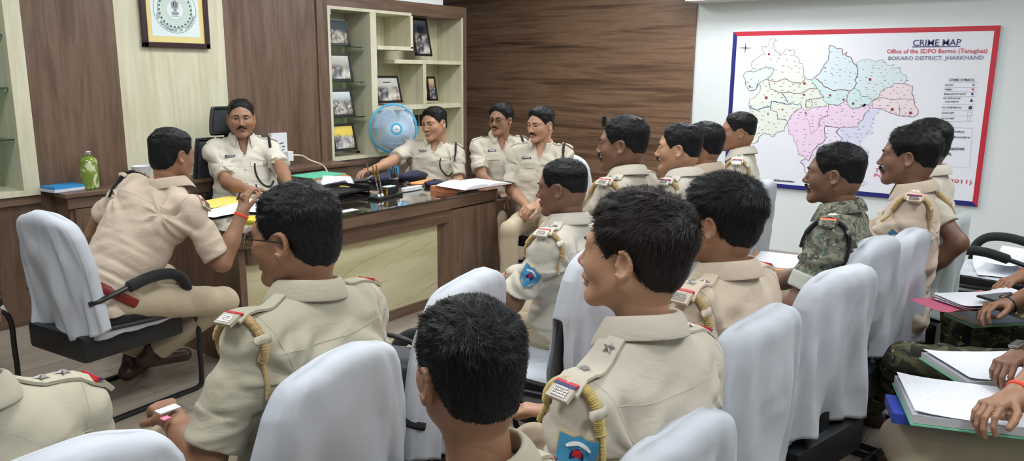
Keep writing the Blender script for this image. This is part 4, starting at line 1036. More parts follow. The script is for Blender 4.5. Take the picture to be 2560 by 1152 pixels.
# lion capital in the middle: abacus, three heads, base
mb=MB(); s=R_*.4
def pg(P): mb.add([(ccx+x*s,YB-.0188,ecz+z*s) for x,z in P],[tuple(range(len(P)))])
pg([(-.45,.72),(-.3,.85),(-.1,.8),(-.12,.35),(-.38,.35)]);pg([(.45,.72),(.3,.85),(.1,.8),(.12,.35),(.38,.35)]);pg([(-.16,.9),(0,1.0),(.16,.9),(.2,.3),(-.2,.3)])
pg([(-.42,.33),(.42,.33),(.38,.12),(-.38,.12)]);pg([(-.16,.10),(.16,.10),(.2,-.2),(-.2,-.2)]);pg([(-.42,-.24),(.42,-.24),(.44,-.38),(.3,-.56),(-.3,-.56),(-.44,-.38)]);pg([(-.5,-.66),(.5,-.66),(.5,-.72),(-.5,-.72)])
epart(mb,'lion_capital',flat('grey print',rgb(140,146,152),.5))
def arc_text(s,a0,a1,r,size,mat):
    mb=MB(); n=len(s)
    for i,ch in enumerate(s):
        if ch==' ': continue
        V,Fc=text_verts(ch,size,.001); a=radians(a0+(a1-a0)*i/(n-1))
        up=Vector((-cos(a),0,-sin(a))); rx=Vector((-sin(a)*-1*-1,0,cos(a)*1)); rx=Vector((-sin(a),0,cos(a)))
        c=Vector((ccx+r*cos(a),YB-.0186,ecz+r*sin(a)))
        mb.add([c+rx*v.x+up*(v.y-size*.35) for v in V],Fc)
    epart(mb,'seal_lettering',mat)
arc_text('THE GOVERNMENT OF JHARKHAND',195,345,R_*.88,R_*.13,flat('grey green lettering',rgb(120,136,132),.5))
# ============================================================ photographs on the shelves
def photo(px,py,w,h,Y,tilt,label,cols,crowd,rz=0,sc=None,g=None):
    """px,py: lower left corner in the photo; stands on a shelf"""
    p=aty(px,py,Y)
    r=empty('photo_frame',p,rz,label,'photo frame',g); T=Matrix.Rotation(radians(-tilt),4,'X')
    f_=.022
    mb=MB(); 
    for a in ((0,w,0,f_),(0,w,h-f_,h),(0,f_,0,h),(w-f_,w,0,h)): mb.box(a[0],a[1],0,.016,a[2],a[3],.002,T)
    mb.build('frame',flat('black photo frame',rgb(24,22,24),.35),r)
    t=NT('printed photograph '+label[:12]); u=t.coord('Object',(1,1,1)); sx=t.n('SeparateXYZ',{0:u}).outputs['Z']
    n=t.noise(u,crowd,2,.7,.5); n2=t.noise(u,7,2)
    ff=t.n('MapRange',{0:sx,1:0.0,2:h}).outputs[0]
    bg=t.ramp(ff,cols); fg=t.mix(.5,t.ramp(n,[(.35,(.02,.022,.03,1)),(.5,rgb(128,124,120)),(.62,rgb(205,208,212))]),t.ramp(t.noise(u,crowd*.55,1),[(.4,rgb(40,52,84)),(.5,rgb(150,112,88)),(.6,rgb(214,208,190))]))
    msk=t.n('Math',{0:t.n('MapRange',{0:ff,1:.5,2:.62,3:1,4:0}).outputs[0],1:t.n('MapRange',{0:n2,1:.3,2:.5,3:.3,4:1}).outputs[0]},operation='MULTIPLY').outputs[0]
    t.set(Base_Color=t.mix(msk,bg,fg),Roughness=.12)
    mb=MB(); mb.box(f_-.003,w-f_+.003,.004,.010,f_-.003,h-f_+.003,0,T); mb.build('photograph',t.m,r)
    mb=MB(); mb.box(w*.35,w*.65,0,.004,0,h*.75,0,Matrix.Translation((0,.075,0))@Matrix.Rotation(radians(tilt*.6),4,'X')@Matrix.Translation((0,.0,0))); mb.build('stand',M['black'],r)
    return r
D_='dark sky and white crowd'
photo(822,113,.235,.225,YB+.03,10,'black framed group photo on top glass shelf',[(0,rgb(220,220,215)),(.25,rgb(150,150,145)),(.55,rgb(70,80,84)),(1,rgb(60,74,78))],55)
photo(828,203,.245,.235,YB+.03,10,'black framed photo of people before pale curtain, second shelf down',[(0,rgb(90,110,120)),(.4,rgb(120,130,130)),(.6,rgb(170,170,160)),(1,rgb(215,216,212))],22)
photo(833,293,.25,.235,YB+.03,12,'black framed outdoor crowd photo on third shelf down',[(0,rgb(180,180,176)),(.5,rgb(110,120,104)),(.7,rgb(190,200,205)),(1,rgb(225,228,230))],60)
photo(838,379,.255,.235,YB+.05,12,'black framed photo with yellow backdrop on bottom shelf',[(0,rgb(150,140,130)),(.45,rgb(230,232,236)),(.55,rgb(236,206,90)),(1,rgb(240,214,110))],30)
photo(946,258,.31,.25,YB+.06,14,'black framed photo of two men at table, middle shelf',[(0,rgb(80,90,80)),(.35,rgb(120,120,110)),(.6,rgb(190,190,180)),(1,rgb(200,200,192))],20)
photo(1041,139,.225,.36,YB+.10,12,'tall black framed dark photo on upper right shelf',[(0,rgb(44,50,54)),(.5,rgb(38,42,46)),(.75,rgb(60,66,80)),(1,rgb(160,175,190))],24)
photo(1074,252,.125,.235,YB+.08,10,'narrow black framed photo in right shelf cell',[(0,rgb(60,70,90)),(.5,rgb(50,60,80)),(.7,rgb(190,160,110)),(1,rgb(214,196,160))],28)
mb=MB(); x_=aty(920,382,YB+.1).x; tag(MB().box(x_-.05,x_+.05,YB+.16,YB+.2,.831,.85,.003).build('box',flat('dark maroon case',rgb(60,30,30),.4)),'small dark maroon case on cabinet bottom shelf','box')
for i,px in enumerate((1040,1056)):
    p=aty(px,318,YB+.2); tag(MB().box(p.x-.03,p.x+.03,YB+.19,YB+.21,1.03,1.14,.003).build('photo_frame',M['black']),['small black frame half hidden behind the fan edge','small black frame just behind officer seated by the fan'][i],'photo frame')
# ============================================================ desk
DX0,DX1,DY0,DY1,DZ=2.24,4.36,3.395,4.45,.736
dk=empty('executive_desk',(3.3,3.8,0),0,'large walnut desk with dark glass top and veined pale front panel','desk')
def dpart(mb,nm,mat,sm=False,par=None):
    o=mb.build(nm,mat,None,sm); o.parent=par or dk; o.matrix_parent_inverse=Matrix.Translation(dk.location).inverted(); return o
def rrect(x0,x1,y0,y1,r,n=6):
    P=[]
    for cx,cy,a0 in ((x1-r,y1-r,0),(x0+r,y1-r,90),(x0+r,y0+r,180),(x1-r,y0+r,270)):
        for k in range(n+1): a=radians(a0+90*k/n); P.append((cx+r*cos(a),cy+r*sin(a)))
    return P
mb=MB(); mb.prism(rrect(DX0,DX1,DY0,DY1,.04),.655,.726); dpart(mb,'desk_top',M['woodx'])
mb=MB(); mb.prism(rrect(DX0+.05,DX1-.0,DY0+.025,DY1-.04,.03),.56,.656); dpart(mb,'rail',M['woodx'])
tg=NT('dark desk glass'); tg.set(Base_Color=rgb(52,46,38),Roughness=.05); tg.b.inputs['Coat Weight'].default_value=1.0; tg.b.inputs['Coat Roughness'].default_value=.02; tg.b.inputs['Specular IOR Level'].default_value=.8
mb=MB(); mb.prism(rrect(DX0-.005,DX1-.0,DY0-.006,DY1,.04),.7262,DZ); dpart(mb,'glass_top',tg.m)
mb=MB(); mb.box(DX0+.03,3.76,3.455,3.475,.062,.57); dpart(mb,'front_panel',M['marble'])
mb=MB(); mb.box(DX0+.06,3.80,3.435,3.50,0,.062,.002); dpart(mb,'plinth',M['woodx'])
mb=MB(); mb.box(DX0+.005,DX0+.045,3.44,DY1-.02,0,.656,.002); dpart(mb,'side_panel',M['wood'])
mb=MB(); mb.prism([(3.755,3.475),(3.905,3.385),(4.575,3.40),(4.575,3.95),(3.755,3.95)],0,.64); dpart(mb,'pedestal',M['wood'])
mb=MB(); mb.prism([(3.755,3.475),(3.905,3.385),(4.575,3.40),(4.575,3.95),(3.755,3.95)],.6401,.645); dpart(mb,'pedestal_top',M['woodx'])
# ============================================================ chairs
def cover_mesh(seed,w=.25,top=.94,slit=0,hemb=.43,hemf=.48,rec=.16,flare=.0,thick=.046):
    """fabric bag over the backrest: chair faces +y, backrest foot at y=-.20"""
    rs=np.random.RandomState(seed); ph=rs.rand(12)*6.28
    NU,NV=112,46; V=[]; 
    for j in range(NV+1):
        v=j/NV
        for i in range(NU):
            u=2*pi*i/NU; cu,su=cos(u),sin(u)  # cu: side, su>0 front
            back_=max(0,-su); 
            hem=hemf+(hemb-hemf)*(.5-.5*su)**1.5 + .012*sin(2*u+ph[0])+.015*sin(3*u+ph[1])*back_
            if slit:
                ds=abs(((u-pi*(1.0+.0))+pi)%(2*pi)-pi) if slit<0 else abs(((u-0)+pi)%(2*pi)-pi)
                hem=hem+ (.26*exp(-(ds/.5)**4))
            z0=top+.0
            tt=v
            z=top-(top-hem)*tt
            k=min(1,(top-z)/.055); rr=sqrt(max(0,1-(1-k)**2.4))   # rounded top
            hw=w*(.80+.20*min(1,(top-z)/.22))*(.93+.07*rr) + .05*max(0,.75-z)
            corner=1-.12*max(0,1-(top-z)/.09)
            e=3.2
            sx=np.sign(cu)*abs(cu)**(2/e); sy=np.sign(su)*abs(su)**(2/3.0)
            yc=-.205-rec*max(0,(z-.46))*.55-.03*max(0,z-.7)
            d=thick*rr*(1 if su>0 else (1.05+flare*max(0,(.8-z))))
            drop=max(0,.78-z)
            fold=((.013*sin(5*u+ph[2]+z*2)+.011*sin(8*u+ph[3]-z*5)+.006*sin(15*u+ph[4]-z*4))*min(1,drop/.35)+.005*sin(11*u+ph[7]+z*14)*min(1,(top-z)/.2))*(.4+1.2*back_)
            dim=.004*sin(3*u+ph[5]+z*8)*min(1,(top-z)/.15)+float(vnoise(np.float32(cu*2.6+seed*3.1),np.float32(su*2.6),np.float32(z*3.0)))*.011*min(1,(top-z)/.12)+.013*(1-abs(float(vnoise(np.float32(cu*4.5+seed),np.float32(su*4.5),np.float32(z*2.2+cu*1.5)))))**5*min(1,(top-z)/.2)
            # shallow saddle of the top line
            zz=z-(.028*(abs(sx)**2.6))*(1-min(1,(top-z)/.16))+.004*sin(5*cu+ph[6])*(1-min(1,(top-z)/.05))
            x=sx*hw*corner*(.84+.16*rr)
            y=yc+sy*(d+(fold+dim)*rr)*(1)+ .018*sx*sx
            V.append((x,y-back_*drop*flare*.35,zz))
    Fc=[]
    for j in range(NV):
        for i in range(NU):
            a=j*NU+i; b=j*NU+(i+1)%NU; Fc.append((a,b,b+NU,a+NU))
    return V,Fc
def chair(label,x,y,rz,seed,back=True,arms=(0,0),cover='white',seatcover=True,group=None,**k):
    """rz in degrees, 0 = faces +y"""
    r=empty('office_chair',(x,y,0),radians(rz),label,'chair',group)
    if back:
        V,Fc=cover_mesh(seed,**k); o=link('back_cover',pymesh('back_cover',V,Fc),M[cover],r); md=o.modifiers.new('s','SOLIDIFY'); md.thickness=.003
        top=k.get('top',.94); mb=MB(); T=Matrix.Translation((0,-.205,.46))@Matrix.Rotation(radians(7),4,'X'); mb.box(-.165,.165,-.018,.018,-.10,(top-.46)*.96-.13,.015,T); mb.build('backrest',M['blackc'],r,True)
    mb=MB(); mb.box(-.235,.235,-.215,.27,.415,.475,.022); mb.build('seat',M['blackc'],r,True)
    mb=MB(); mb.box(-.22,.22,-.27,.22,.30,.42,.02); mb.build('seat_shell',M['black'],r,True)
    if seatcover:
        mb=MB(); n=24; V=[];Fc=[]
        for j in range(n+1):
            for i in range(n+1):
                a=-1+2*i/n; b=-1+2*j/n; e=max(abs(a),abs(b)); z=.484+.004*sin(a*9+seed)*sin(b*7+seed*2)+.003*sin(a*21+b*13); 
                if e>.86: z-=((e-.86)/.14)**1.5*.085
                V.append((a*.244,b*.250+.028,z))
        for j in range(n):
            for i in range(n): q=j*(n+1)+i; Fc.append((q,q+1,q+n+2,q+n+1))
        o=mb.add(V,Fc).build('seat_cover',M[cover],r,True,False); md=o.modifiers.new('s','SOLIDIFY'); md.thickness=.003
    for s in(-1,1):
        if arms[0 if s<0 else 1]:
            mb=MB(); mb.tube(curve_pts([(s*.235,-.235,.565),(s*.262,-.19,.58),(s*.268,-.08,.607),(s*.268,.04,.63),(s*.266,.15,.62),(s*.262,.205,.575),(s*.255,.23,.50),(s*.25,.235,.43)],6),.012,8); mb.build('armrest_tube',M['blackm'],r,True)
            mb=MB(); mb.tube(curve_pts([(s*.268,-.08,.608),(s*.268,.04,.631),(s*.267,.145,.622),(s*.263,.203,.58),(s*.257,.23,.51)],7),[.013]+[.026]*27+[.016],10); mb.build('armrest_pad',M['foam'],r,True)
    for s in(-1,1):
        mb=MB(); mb.tube(curve_pts([(s*.235,-.19,.44),(s*.24,.05,.425),(s*.235,.23,.415),(s*.232,.285,.36),(s*.23,.29,.22),(s*.23,.29,.07),(s*.23,.27,.014),(s*.23,.15,.013),(s*.23,-.26,.013)],6),.013,8,up=(s,0,0)); mb.build('leg',M['blackm'],r,True)
    mb=MB(); mb.tube([(-.23,-.255,.014),(.23,-.255,.014)],.012,8); mb.tube([(-.235,.1,.418),(.235,.1,.418)],.012,8); mb.build('cross_bar',M['blackm'],r,True)
    mb=MB(); mb.box(-.03,.03,-.235,-.215,.40,.62,.004); mb.build('back_bracket',M['blackm'],r)
    return r
M['grey_cuff']=cloth('grey cloth lining',rgb(176,178,166),.05,.85,.3,.3)
# ============================================================ people and their chairs
def PX(px,py,d): return atd(px,py,d)
def chair_for(p,label,rz,seed,fwd_=.02,side_=0,**k):
    """rz: azimuth the chair faces; fwd_: chair origin ahead of the hips"""
    a=radians(rz-90); l=p['root'].location
    return chair(label,l.x+side_*cos(a)-fwd_*sin(a),l.y+side_*sin(a)+fwd_*cos(a),rz-90,seed,**k)
def wd(*v): return v
H0=.95
def officer(label,px,py,d,body,headaz,hip=(0,.03),**k):
    k.setdefault('hs',H0); k.setdefault('hyaw',headaz-body)
    return person(label,atd(px,py,d),body,hip,**k)
# ---- far side of the desk
A=officer('person in khaki uniform with moustache behind desk, facing camera',603,296,5.27,240,236,(0,.0),hs=1.0,size=1.04,girth=1.14,belly=1.1,skin=1,mous=1.05,hair=dict(style='fade',thick=.014,front=.077,back=-.05),jaw=1.12,hw=1.02,cheek=1.12,
   lany='ropeb',front=True,patch=False,stars=3,ribbon=None,rh=atd(622,476,5.0),lh=atd(724,466,4.98),rcurl=.7,lcurl=.35,shirt='khaki3',nstr=2500,strl=.009,
   rhint=(.6,-.5,-1.2),rhd=((.9,-.5,0),(0,0,1),1),lhd=((-.2,-1,-.1),(0,0,1),1))
Bp=officer('person in khaki uniform with maroon belt leaning on desk corner, seen from behind',430,388,3.68,22,8,(.17,.36),size=1.03,girth=1.02,skin=1,shirt='khaki2',hair=dict(style='short',thick=.02,back=-.085),belt=True,lany='ropeb',patch=False,stars=2,
   rh=atz(606,532,.885),rhint=(.5,.1,-1),lh=Vector((1.75,4.02,.62)),lhint=(-1,-.3,.2),rhd=((.35,.25,.9),(-.9,.0,.3),1),rcurl=.75,thread=1,hpitch=-8,res=.0055,nstr=4000,strl=.014,
   knees=[Vector((2.02,3.78,.50)),aty(560,752,3.34)],feet=[Vector((1.80,3.74,.10)),atz(385,880,.17)],cuff=.86,tr='trouser')
Fp=officer('person in khaki uniform resting one arm on desk beside blue fan',1086,310,6.35,222,184,(-.05,-.02),size=1.05,hroll=6,hpitch=-4,skin=0,shirt='khaki',front=True,lany='ropeb',patch=False,stars=1,ribbon=None,hair=dict(style='short',thick=.02,front=.074),
   rh=atz(914,435,.79),rhint=(.6,.3,-.8),rcurl=.5,rhd=((-.8,.3,-.1),(0,0,1),1),nstr=2500,girth=1.05,mous=0,hs=1.02,res=.0065)
Gp=officer('person in khaki uniform with eyeglasses against brown wall',1252,300,6.0,232,188,(0,-.02),skin=1,shirt='khaki',front=True,lany='ropeb',patch=True,stars=1,ribbon=None,mous=.9,glasses='dark',hair=dict(style='full',thick=.024,front=.078,back=-.06),nstr=2500,hs=.96,res=.0065,lh=atz(1262,503,.68),rh=(.10,.34,.68),jaw=.92,girth=.95)
Hp=officer('person in khaki uniform with moustache and clasped hands, beyond pedestal',1352,312,5.5,206,174,(0,-.02),skin=0,shirt='khaki',front=True,lany='ropeb',patch=True,stars=2,ribbon=None,mous=1.1,hair=dict(style='short',thick=.022,front=.074,back=-.06),nstr=2500,hs=.97,res=.0065,jaw=.96,
   lh=atz(1335,532,.63),rh=atz(1318,515,.64),lcurl=.9,rcurl=.9,lhd=((-.8,.35,-.2),(-.3,-.2,.9),1),rhd=((-.8,-.35,-.2),(-.3,.2,.9),1),hpitch=-4)
# ---- first row of the audience
Cp=officer('person with eyeglasses in front row, back turned, left of frame centre',740,592,2.0,97,110,(0,.05),size=1.08,girth=1.16,skin=1,shirt='khaki4',glasses='dark',hair=dict(style='short',thick=.019,back=-.075,front=.07),stars=0,ribbon=('red',),patch=False,lany='rope',
   lh=atz(428,1042,.66),lhint=(-.7,-.6,-.9),lcurl=.8,res=.0045,hres=.0022,nstr=9000,strl=.014,lift=.16,hs=1.0,cheek=1.12,jaw=1.05,rh=(.12,.26,.64),cuff=.84,hpitch=-3)
Dp=officer('person in olive khaki shirt, only right shoulder in view at lower left',-160,800,1.30,92,95,(0,.03),size=1.05,girth=1.15,skin=1,shirt='khaki4',res=.005,patch=False,hair=dict(),nstr=1500)
Ip=officer('person with cropped hair and blue sleeve badge in front row beside desk pedestal',1405,470,3.08,97,104,(0,.04),bout=.3,skin=2,shirt='khaki3',stars=2,ribbon=('red',),hair=dict(style='fade',thick=.017,back=-.03,front=.074,side=.004),hs=.93,nstr=5000,strl=.010,res=.0055,size=.98,hpitch=-4)
Kp=officer('person with full moustache and blue sleeve badge, before brown wall',1556,362,3.50,92,107,(0,.03),skin=2,shirt='khaki',mous=1.1,hair=dict(style='short',thick=.021,back=-.045,front=.074),nstr=4000,strl=.013,res=.0055,ribbon=('red',),hs=1.0,bout=.35)
Lp=officer('person with side parted hair and moustache between two seated officers',1697,372,3.80,92,108,(0,.03),skin=0,shirt='khaki3',mous=.9,hair=dict(style='short',thick=.019,back=-.05,front=.07),nstr=3500,strl=.014,patch=False,res=.006,hs=.96)
Mp=officer('person mostly hidden behind the side parted officer, only back of head visible',1757,362,4.15,90,92,(0,.03),skin=1,shirt='khaki2',hair=dict(style='full',thick=.02,back=-.06),nstr=3000,patch=False,lany=None,res=.007,hs=.95,stars=0,ribbon=None)
Np=officer('person with cropped hair seated in front of left edge of map board',1844,330,4.75,104,118,(0,.04),skin=1,shirt='khaki3',mous=1.0,hair=dict(style='fade',thick=.018,back=-.03,front=.076),nstr=3000,strl=.011,patch=False,res=.0065,hs=.95)
# ---- second row
Ep=officer('person with short black hair seen from behind, nearest to camera at bottom',1172,930,1.24,96,66,(0,.05),shs=.86,shdrop=.035,nbz=.03,skin=1,shirt='khaki4',size=.97,hair=dict(style='short',thick=.018,back=-.06,front=.07),nstr=13000,strl=.015,lift=.24,hres=.0022,res=.005,patch=False,hs=.98,stars=1)
Jp=officer('person with dark brown hair, two silver stars and blue sleeve badge in foreground',1585,636,1.68,82,97,(0,.03),nbz=.022,shdrop=.045,shs=1.06,skin=0,shirt='khaki',size=1.06,girth=1.12,hair=dict(style='full',thick=.024,back=-.07,front=.066,side=-.004),hairm='hairb',nstr=12000,strl=.022,lift=.16,hres=.0022,res=.0045,lany='ropey',hs=1.0,jaw=1.02,cheek=1.08,hpitch=3,lh=(-.17,.22,.66),lhint=(-.5,-.7,-.6),cuff=.86,bout=.75,pb=.30,ps=1.1)
Op=officer('person with thick black hair, seated right of the brown haired officer',1798,556,2.12,84,88,(0,.03),skin=1,shirt='khaki2',size=1.02,girth=1.1,hair=dict(style='full',thick=.026,back=-.065,front=.06),nstr=10000,strl=.026,lift=.2,hres=.0025,res=.005,patch=False,hs=.97,stars=2,ribbon=('red',))
Pp=officer('person in digital camouflage uniform with dark moustache in second row',2086,436,2.95,94,97,(0,.04),skin=2,shirt='camo',tr='camo',mous=.9,hair=dict(style='short',thick=.02,back=-.04,front=.078),nstr=6000,strl=.012,lany='ropeb',patch=False,ribbon=('red','orange'),res=.0055,hs=.93,jaw=.92,cuff=.78,lh=(-.12,.28,.66),cuffmat='grey_cuff')
Qp=officer('person with thick hair and moustache, blue sleeve badge, before map board',2272,392,3.3,100,93,(0,.02),skin=2,shirt='khaki2',mous=1.1,hair=dict(style='full',thick=.025,back=-.05,front=.068),nstr=5000,strl=.02,res=.0055,hs=1.0,girth=1.08,bout=.35)
Rp=officer('person in pale khaki behind the thick haired officer, bare elbow pointing right',2312,362,3.65,90,92,(0,.03),skin=2,shirt='khaki3',hair=dict(style='short',thick=.02),nstr=2500,res=.006,patch=False,hs=.95,lh=(-.20,-.04,.64),lhint=(-.35,-1,.1),cuff=.66)
# ---- right edge, third row
def lapper(label,hip,az_,**k):
    return person(label,Vector((hip[0],hip[1],1.19)),az_,(0,.04),hs=H0,res=.0055,nstr=1200,lany=None,patch=False,stars=0,ribbon=None,backline=False,**k)
Sp=lapper('person holding phone and pink folder at right edge, smartwatch on wrist',(3.83,-.02),104,shirt='camo',tr='camo2',skin=1,rh=atz(2556,692,.745),lh=atz(2518,762,.715),lhd=((-.75,.62,.0),(.25,.2,.9),1),rhd=((-.75,.55,-.2),(.1,.1,1),1),lcurl=.75,rcurl=.55,watch=-1,thread=1)
Tp=lapper('person in dark woodland camouflage writing in ruled notebook at right edge',(3.16,-.04),112,shirt='camo2',tr='camo2',skin=2,lh=atz(2500,928,.71),rh=(.28,.04,.62),lhd=((-.9,.35,-.1),(.2,.1,1),1),lcurl=1.0,watch=-1,knees=[atz(2262,895,.50),(.16,.40,.50)],feet=[atz(2165,1025,.06),(.16,.42,.07)])
Up=lapper('person in khaki trousers with hands over open notebook at lower right',(2.63,-.12),110,shirt='khaki',tr='trouser',skin=1,lh=atz(2522,1000,.73),rh=atz(2540,985,.70),lhd=((-.88,.42,.0),(.1,.2,1),1),rhd=((-.9,.3,-.15),(.1,.2,1),1),lcurl=.75,rcurl=.8,thread=1,knees=[atz(2262,1098,.49),(.16,.40,.50)],feet=[(-.30,.42,.07),(.14,.42,.07)])
# ---- chairs
chair('white covered chair with padded black armrest at left, under belted officer',1.66,3.60,-84,1,slit=0,hemb=.38,hemf=.46,rec=.20,top=.95,arms=(1,1))
chair('white covered chair of the front row officer with eyeglasses',1.13,1.62,7,2,top=.90)
chair('white covered chair at lower left, only its top in view',.46,1.50,0,3,top=.965)
chair('empty white covered chair in front row with dark bag on its seat',1.675,1.69,10,4,top=.965,arms=(1,1))
chair('white covered chair of the cropped hair officer by desk pedestal',2.34,1.60,2,5,slit=-1,top=.965)
chair('white covered chair of the full moustache officer before brown wall',3.02,1.72,2,6)
chair('white covered chair of the side parted officer in front row',3.55,1.68,0,7)
chair('white covered chair of the officer hidden behind his neighbour',4.02,1.72,0,8)
chair('white covered chair in front of blue bottom edge of map board',4.62,1.82,6,9,top=.93)
chair('white covered chair under the officer nearest to camera',.95,.80,-8,10,top=.78)
chair('white covered chair behind brown haired officer with silver stars',1.42,.84,-6,11,top=.86)
chair('white covered chair of the thick haired officer, second row centre',1.93,.87,-5,12,slit=-1,top=.965)
chair('white covered chair with open side slit, left of camouflage officer chair',2.53,.82,-12,13,slit=-1,top=.975)
chair('white covered chair behind the back of the camouflage officer',3.13,.86,-9,14,top=.965,slit=-1)
chair('white covered chair between camouflage officer chair and grey covered chair',3.50,.79,-7,15,top=.955)
chair('thin grey covered chair by the white wall, behind bare elbow',4.18,.74,-4,16,cover='grey_cover',top=.93)
chair('white covered chair of the officer with clasped hands, brown wall behind',4.74,3.18,112,17,top=.95)
chair_for(Gp,'white covered chair under the officer with eyeglasses by brown wall',215,18,.0,top=.80)
chair_for(Fp,'white covered chair under the officer beside blue fan',220,19,.0,top=.80)
chair_for(Sp,'chair under the phone holding person at right edge',100,20,.0,top=.90)
chair_for(Tp,'chair under the camouflage writer at right edge',100,21,.0,top=.90)
chair_for(Up,'chair under the khaki notebook holder at lower right',100,22,.0,top=.90)
chair('empty chair with white seat and loose papers by right edge',5.02,.33,-8,23,arms=(1,1),top=.9)
# mesh office chair of the chief
l=A['root'].location; mc=empty('mesh_office_chair',(l.x-.10,l.y-.04,0),radians(150),'black mesh high back office chair behind desk','chair')
mb=MB(); mb.box(-.25,.25,-.24,.25,.44,.50,.03); mb.build('seat',M['blackc'],mc,True)
tm=NT('black chair mesh'); tm.set(Base_Color=rgb(30,36,42),Roughness=.6); ck=tm.n('TexChecker',{'Scale':150,'Vector':tm.coord('Object')}); tm.set(Alpha=tm.n('MapRange',{0:ck.outputs['Fac'],3:.75,4:1}).outputs[0])
def bent(x0,x1,z0,z1,y0,curve,nm,frame=True):
    n=12; V=[];Fc=[]
    for j in range(n+1):
        for i in range(n+1):
            a=-1+2*i/n; b=j/n; z=z0+(z1-z0)*b; w=(x1-x0)/2*(1-.16*b*b); V.append((a*w,y0+curve*a*a-.05*b,z))
    for j in range(n):
        for i in range(n): q=j*(n+1)+i; Fc.append((q,q+1,q+n+2,q+n+1))
    m_=MB(); m_.add(V,Fc); o=m_.build(nm,tm.m,mc,True,False); md=o.modifiers.new('s','SOLIDIFY'); md.thickness=.006
    rim=[V[i] for i in range(n+1)]+[V[j*(n+1)+n] for j in range(1,n+1)]+[V[n*(n+1)+i] for i in range(n-1,-1,-1)]+[V[j*(n+1)] for j in range(n-1,0,-1)]
    m_=MB(); m_.tube(rim,.014,8,closed=True); m_.build(nm+'_frame',M['black'],mc,True)
bent(-.26,.26,.55,1.08,-.21,.05,'backrest'); bent(-.125,.125,1.12,1.29,-.23,.03,'headrest')
mb=MB(); mb.box(-.04,.04,-.31,-.275,.50,1.25,.008); mb.build('spine',M['black'],mc)
for s in(-1,1):
    mb=MB(); mb.box(s*.30-.045,s*.30+.045,-.12,.15,.64,.67,.012); mb.box(s*.30-.02,s*.30+.02,-.04,.03,.44,.64); mb.build('armrest',M['black'],mc,True)
mb=MB(); mb.tube([(0,0,.08),(0,0,.44)],.03,12); 
for k in range(5): a=2*pi*k/5; mb.tube([(0,0,.10),(.28*cos(a),.28*sin(a),.065)],[.028,.02],8); mb.sphere((.28*cos(a),.28*sin(a),.03),.03,10,8)
mb.build('star_base',M['black'],mc,True)
chair('chair cut by left picture edge, only its black leg in view',1.12,4.32,-90,31,arms=(0,0))
# ============================================================ things on and around the desk
T0=DZ+.001
def at(px,py,z=T0): return atz(px,py,z)
def thing(name,label,cat,loc,rz=0,g=None): return empty(name,loc,radians(rz),label,cat,g)
def single(mb,name,mat,label,cat,loc,rz=0,g=None,smooth=False):
    o=mb.build(name,mat,None,smooth); o.location=loc; o.rotation_euler=(0,0,radians(rz)); return tag(o,label,cat,g)
def sheet(w,d,z0=0,curl=.0,seed=0,n=10,th=.0008,curl2=0):
    r=random.Random(seed); V=[];Fc=[]
    for j in range(n+1):
        for i in range(n+1):
            x=(i/n-.5)*w; y=(j/n-.5)*d; z=z0+curl*max(0,(i/n-.6)/.4)**2+curl2*max(0,(.4-j/n)/.4)**2+.0008*sin(i*1.1+seed)+.0008; V.append((x,y,z))
    m=len(V); V+=[(a,b,c+th) for a,b,c in V]
    for j in range(n):
        for i in range(n): q=j*(n+1)+i; Fc.append((q,q+n+1,q+n+2,q+1)); Fc.append((m+q,m+q+1,m+q+n+2,m+q+n+1))
    for i in range(n):
        for q,t in ((i,i+1),): Fc.append((q,t,m+t,m+q)); a=n*(n+1)+i; Fc.append((a,m+a,m+a+1,a+1)); b=i*(n+1); Fc.append((b,m+b,m+b+n+1,b+n+1)); c=b+n; Fc.append((c,c+n+1,m+c+n+1,m+c))
    return MB().add(V,Fc)
def ruled(name='ruled paper',lines=True,hand=(70,80,150)):
    t=NT(name); co=t.coord('Object'); sx=t.n('SeparateXYZ',{0:co}); 
    w=t.n('Math',{0:t.n('Math',{0:sx.outputs['Y'],1:125.0},operation='MULTIPLY').outputs[0]},operation='FRACT').outputs[0]
    ln=t.n('Math',{0:w,1:.9},operation='GREATER_THAN').outputs[0]
    sc=t.noise(t.coord('Object',(150,90,1)),1.5,3,.8); wr=t.n('Math',{0:sc,1:.60},operation='GREATER_THAN').outputs[0]
    row=t.n('Math',{0:w,1:.62},operation='LESS_THAN').outputs[0]; wr=t.n('Math',{0:wr,1:row},operation='MULTIPLY').outputs[0]
    c=t.mix(t.n('Math',{0:ln,1:.5},operation='MULTIPLY').outputs[0],rgb(220,223,230),rgb(160,162,190)); c=t.mix(t.n('Math',{0:wr,1:.5},operation='MULTIPLY').outputs[0],c,rgb(*hand))
    t.set(Base_Color=c,Roughness=.6); return t.m
M['ruled']=ruled(); M['edge']=flat('page edges',rgb(196,196,200),.7)
# --- file stack, right of the chief
p=at(800,452); z=T0
for nm,lb,c,w,d,h,px,rz in (('file_folder','dark grey folder lowest in file stack under green folder',rgb(70,72,78),.30,.22,.022,800,6),('paper_stack','thick stack of white papers under orange folder',rgb(214,216,224),.29,.21,.028,806,2),('file_folder','brown orange folder directly under green folder',rgb(196,128,88),.32,.23,.012,806,-3),('file_folder','green folder on top of file stack',rgb(96,190,156),.33,.24,.008,796,4)):
    q=at(px,460); single(MB().box(-w/2,w/2,-d/2,d/2,0,h,.002),nm,flat(lb,c,.6),lb,'folder' if nm!='paper_stack' else 'papers',(q.x,q.y,z),rz); z+=h+.0005
for i,(lb,c) in enumerate((('orange card strip beside green folder',rgb(226,150,100)),)):
    q=at(752,465); single(MB().box(-.07,.07,-.02,.02,0,.012,.001),'file_folder',flat(lb,c),lb,'folder',(q.x,q.y-.14,T0+.0),20) if False else None
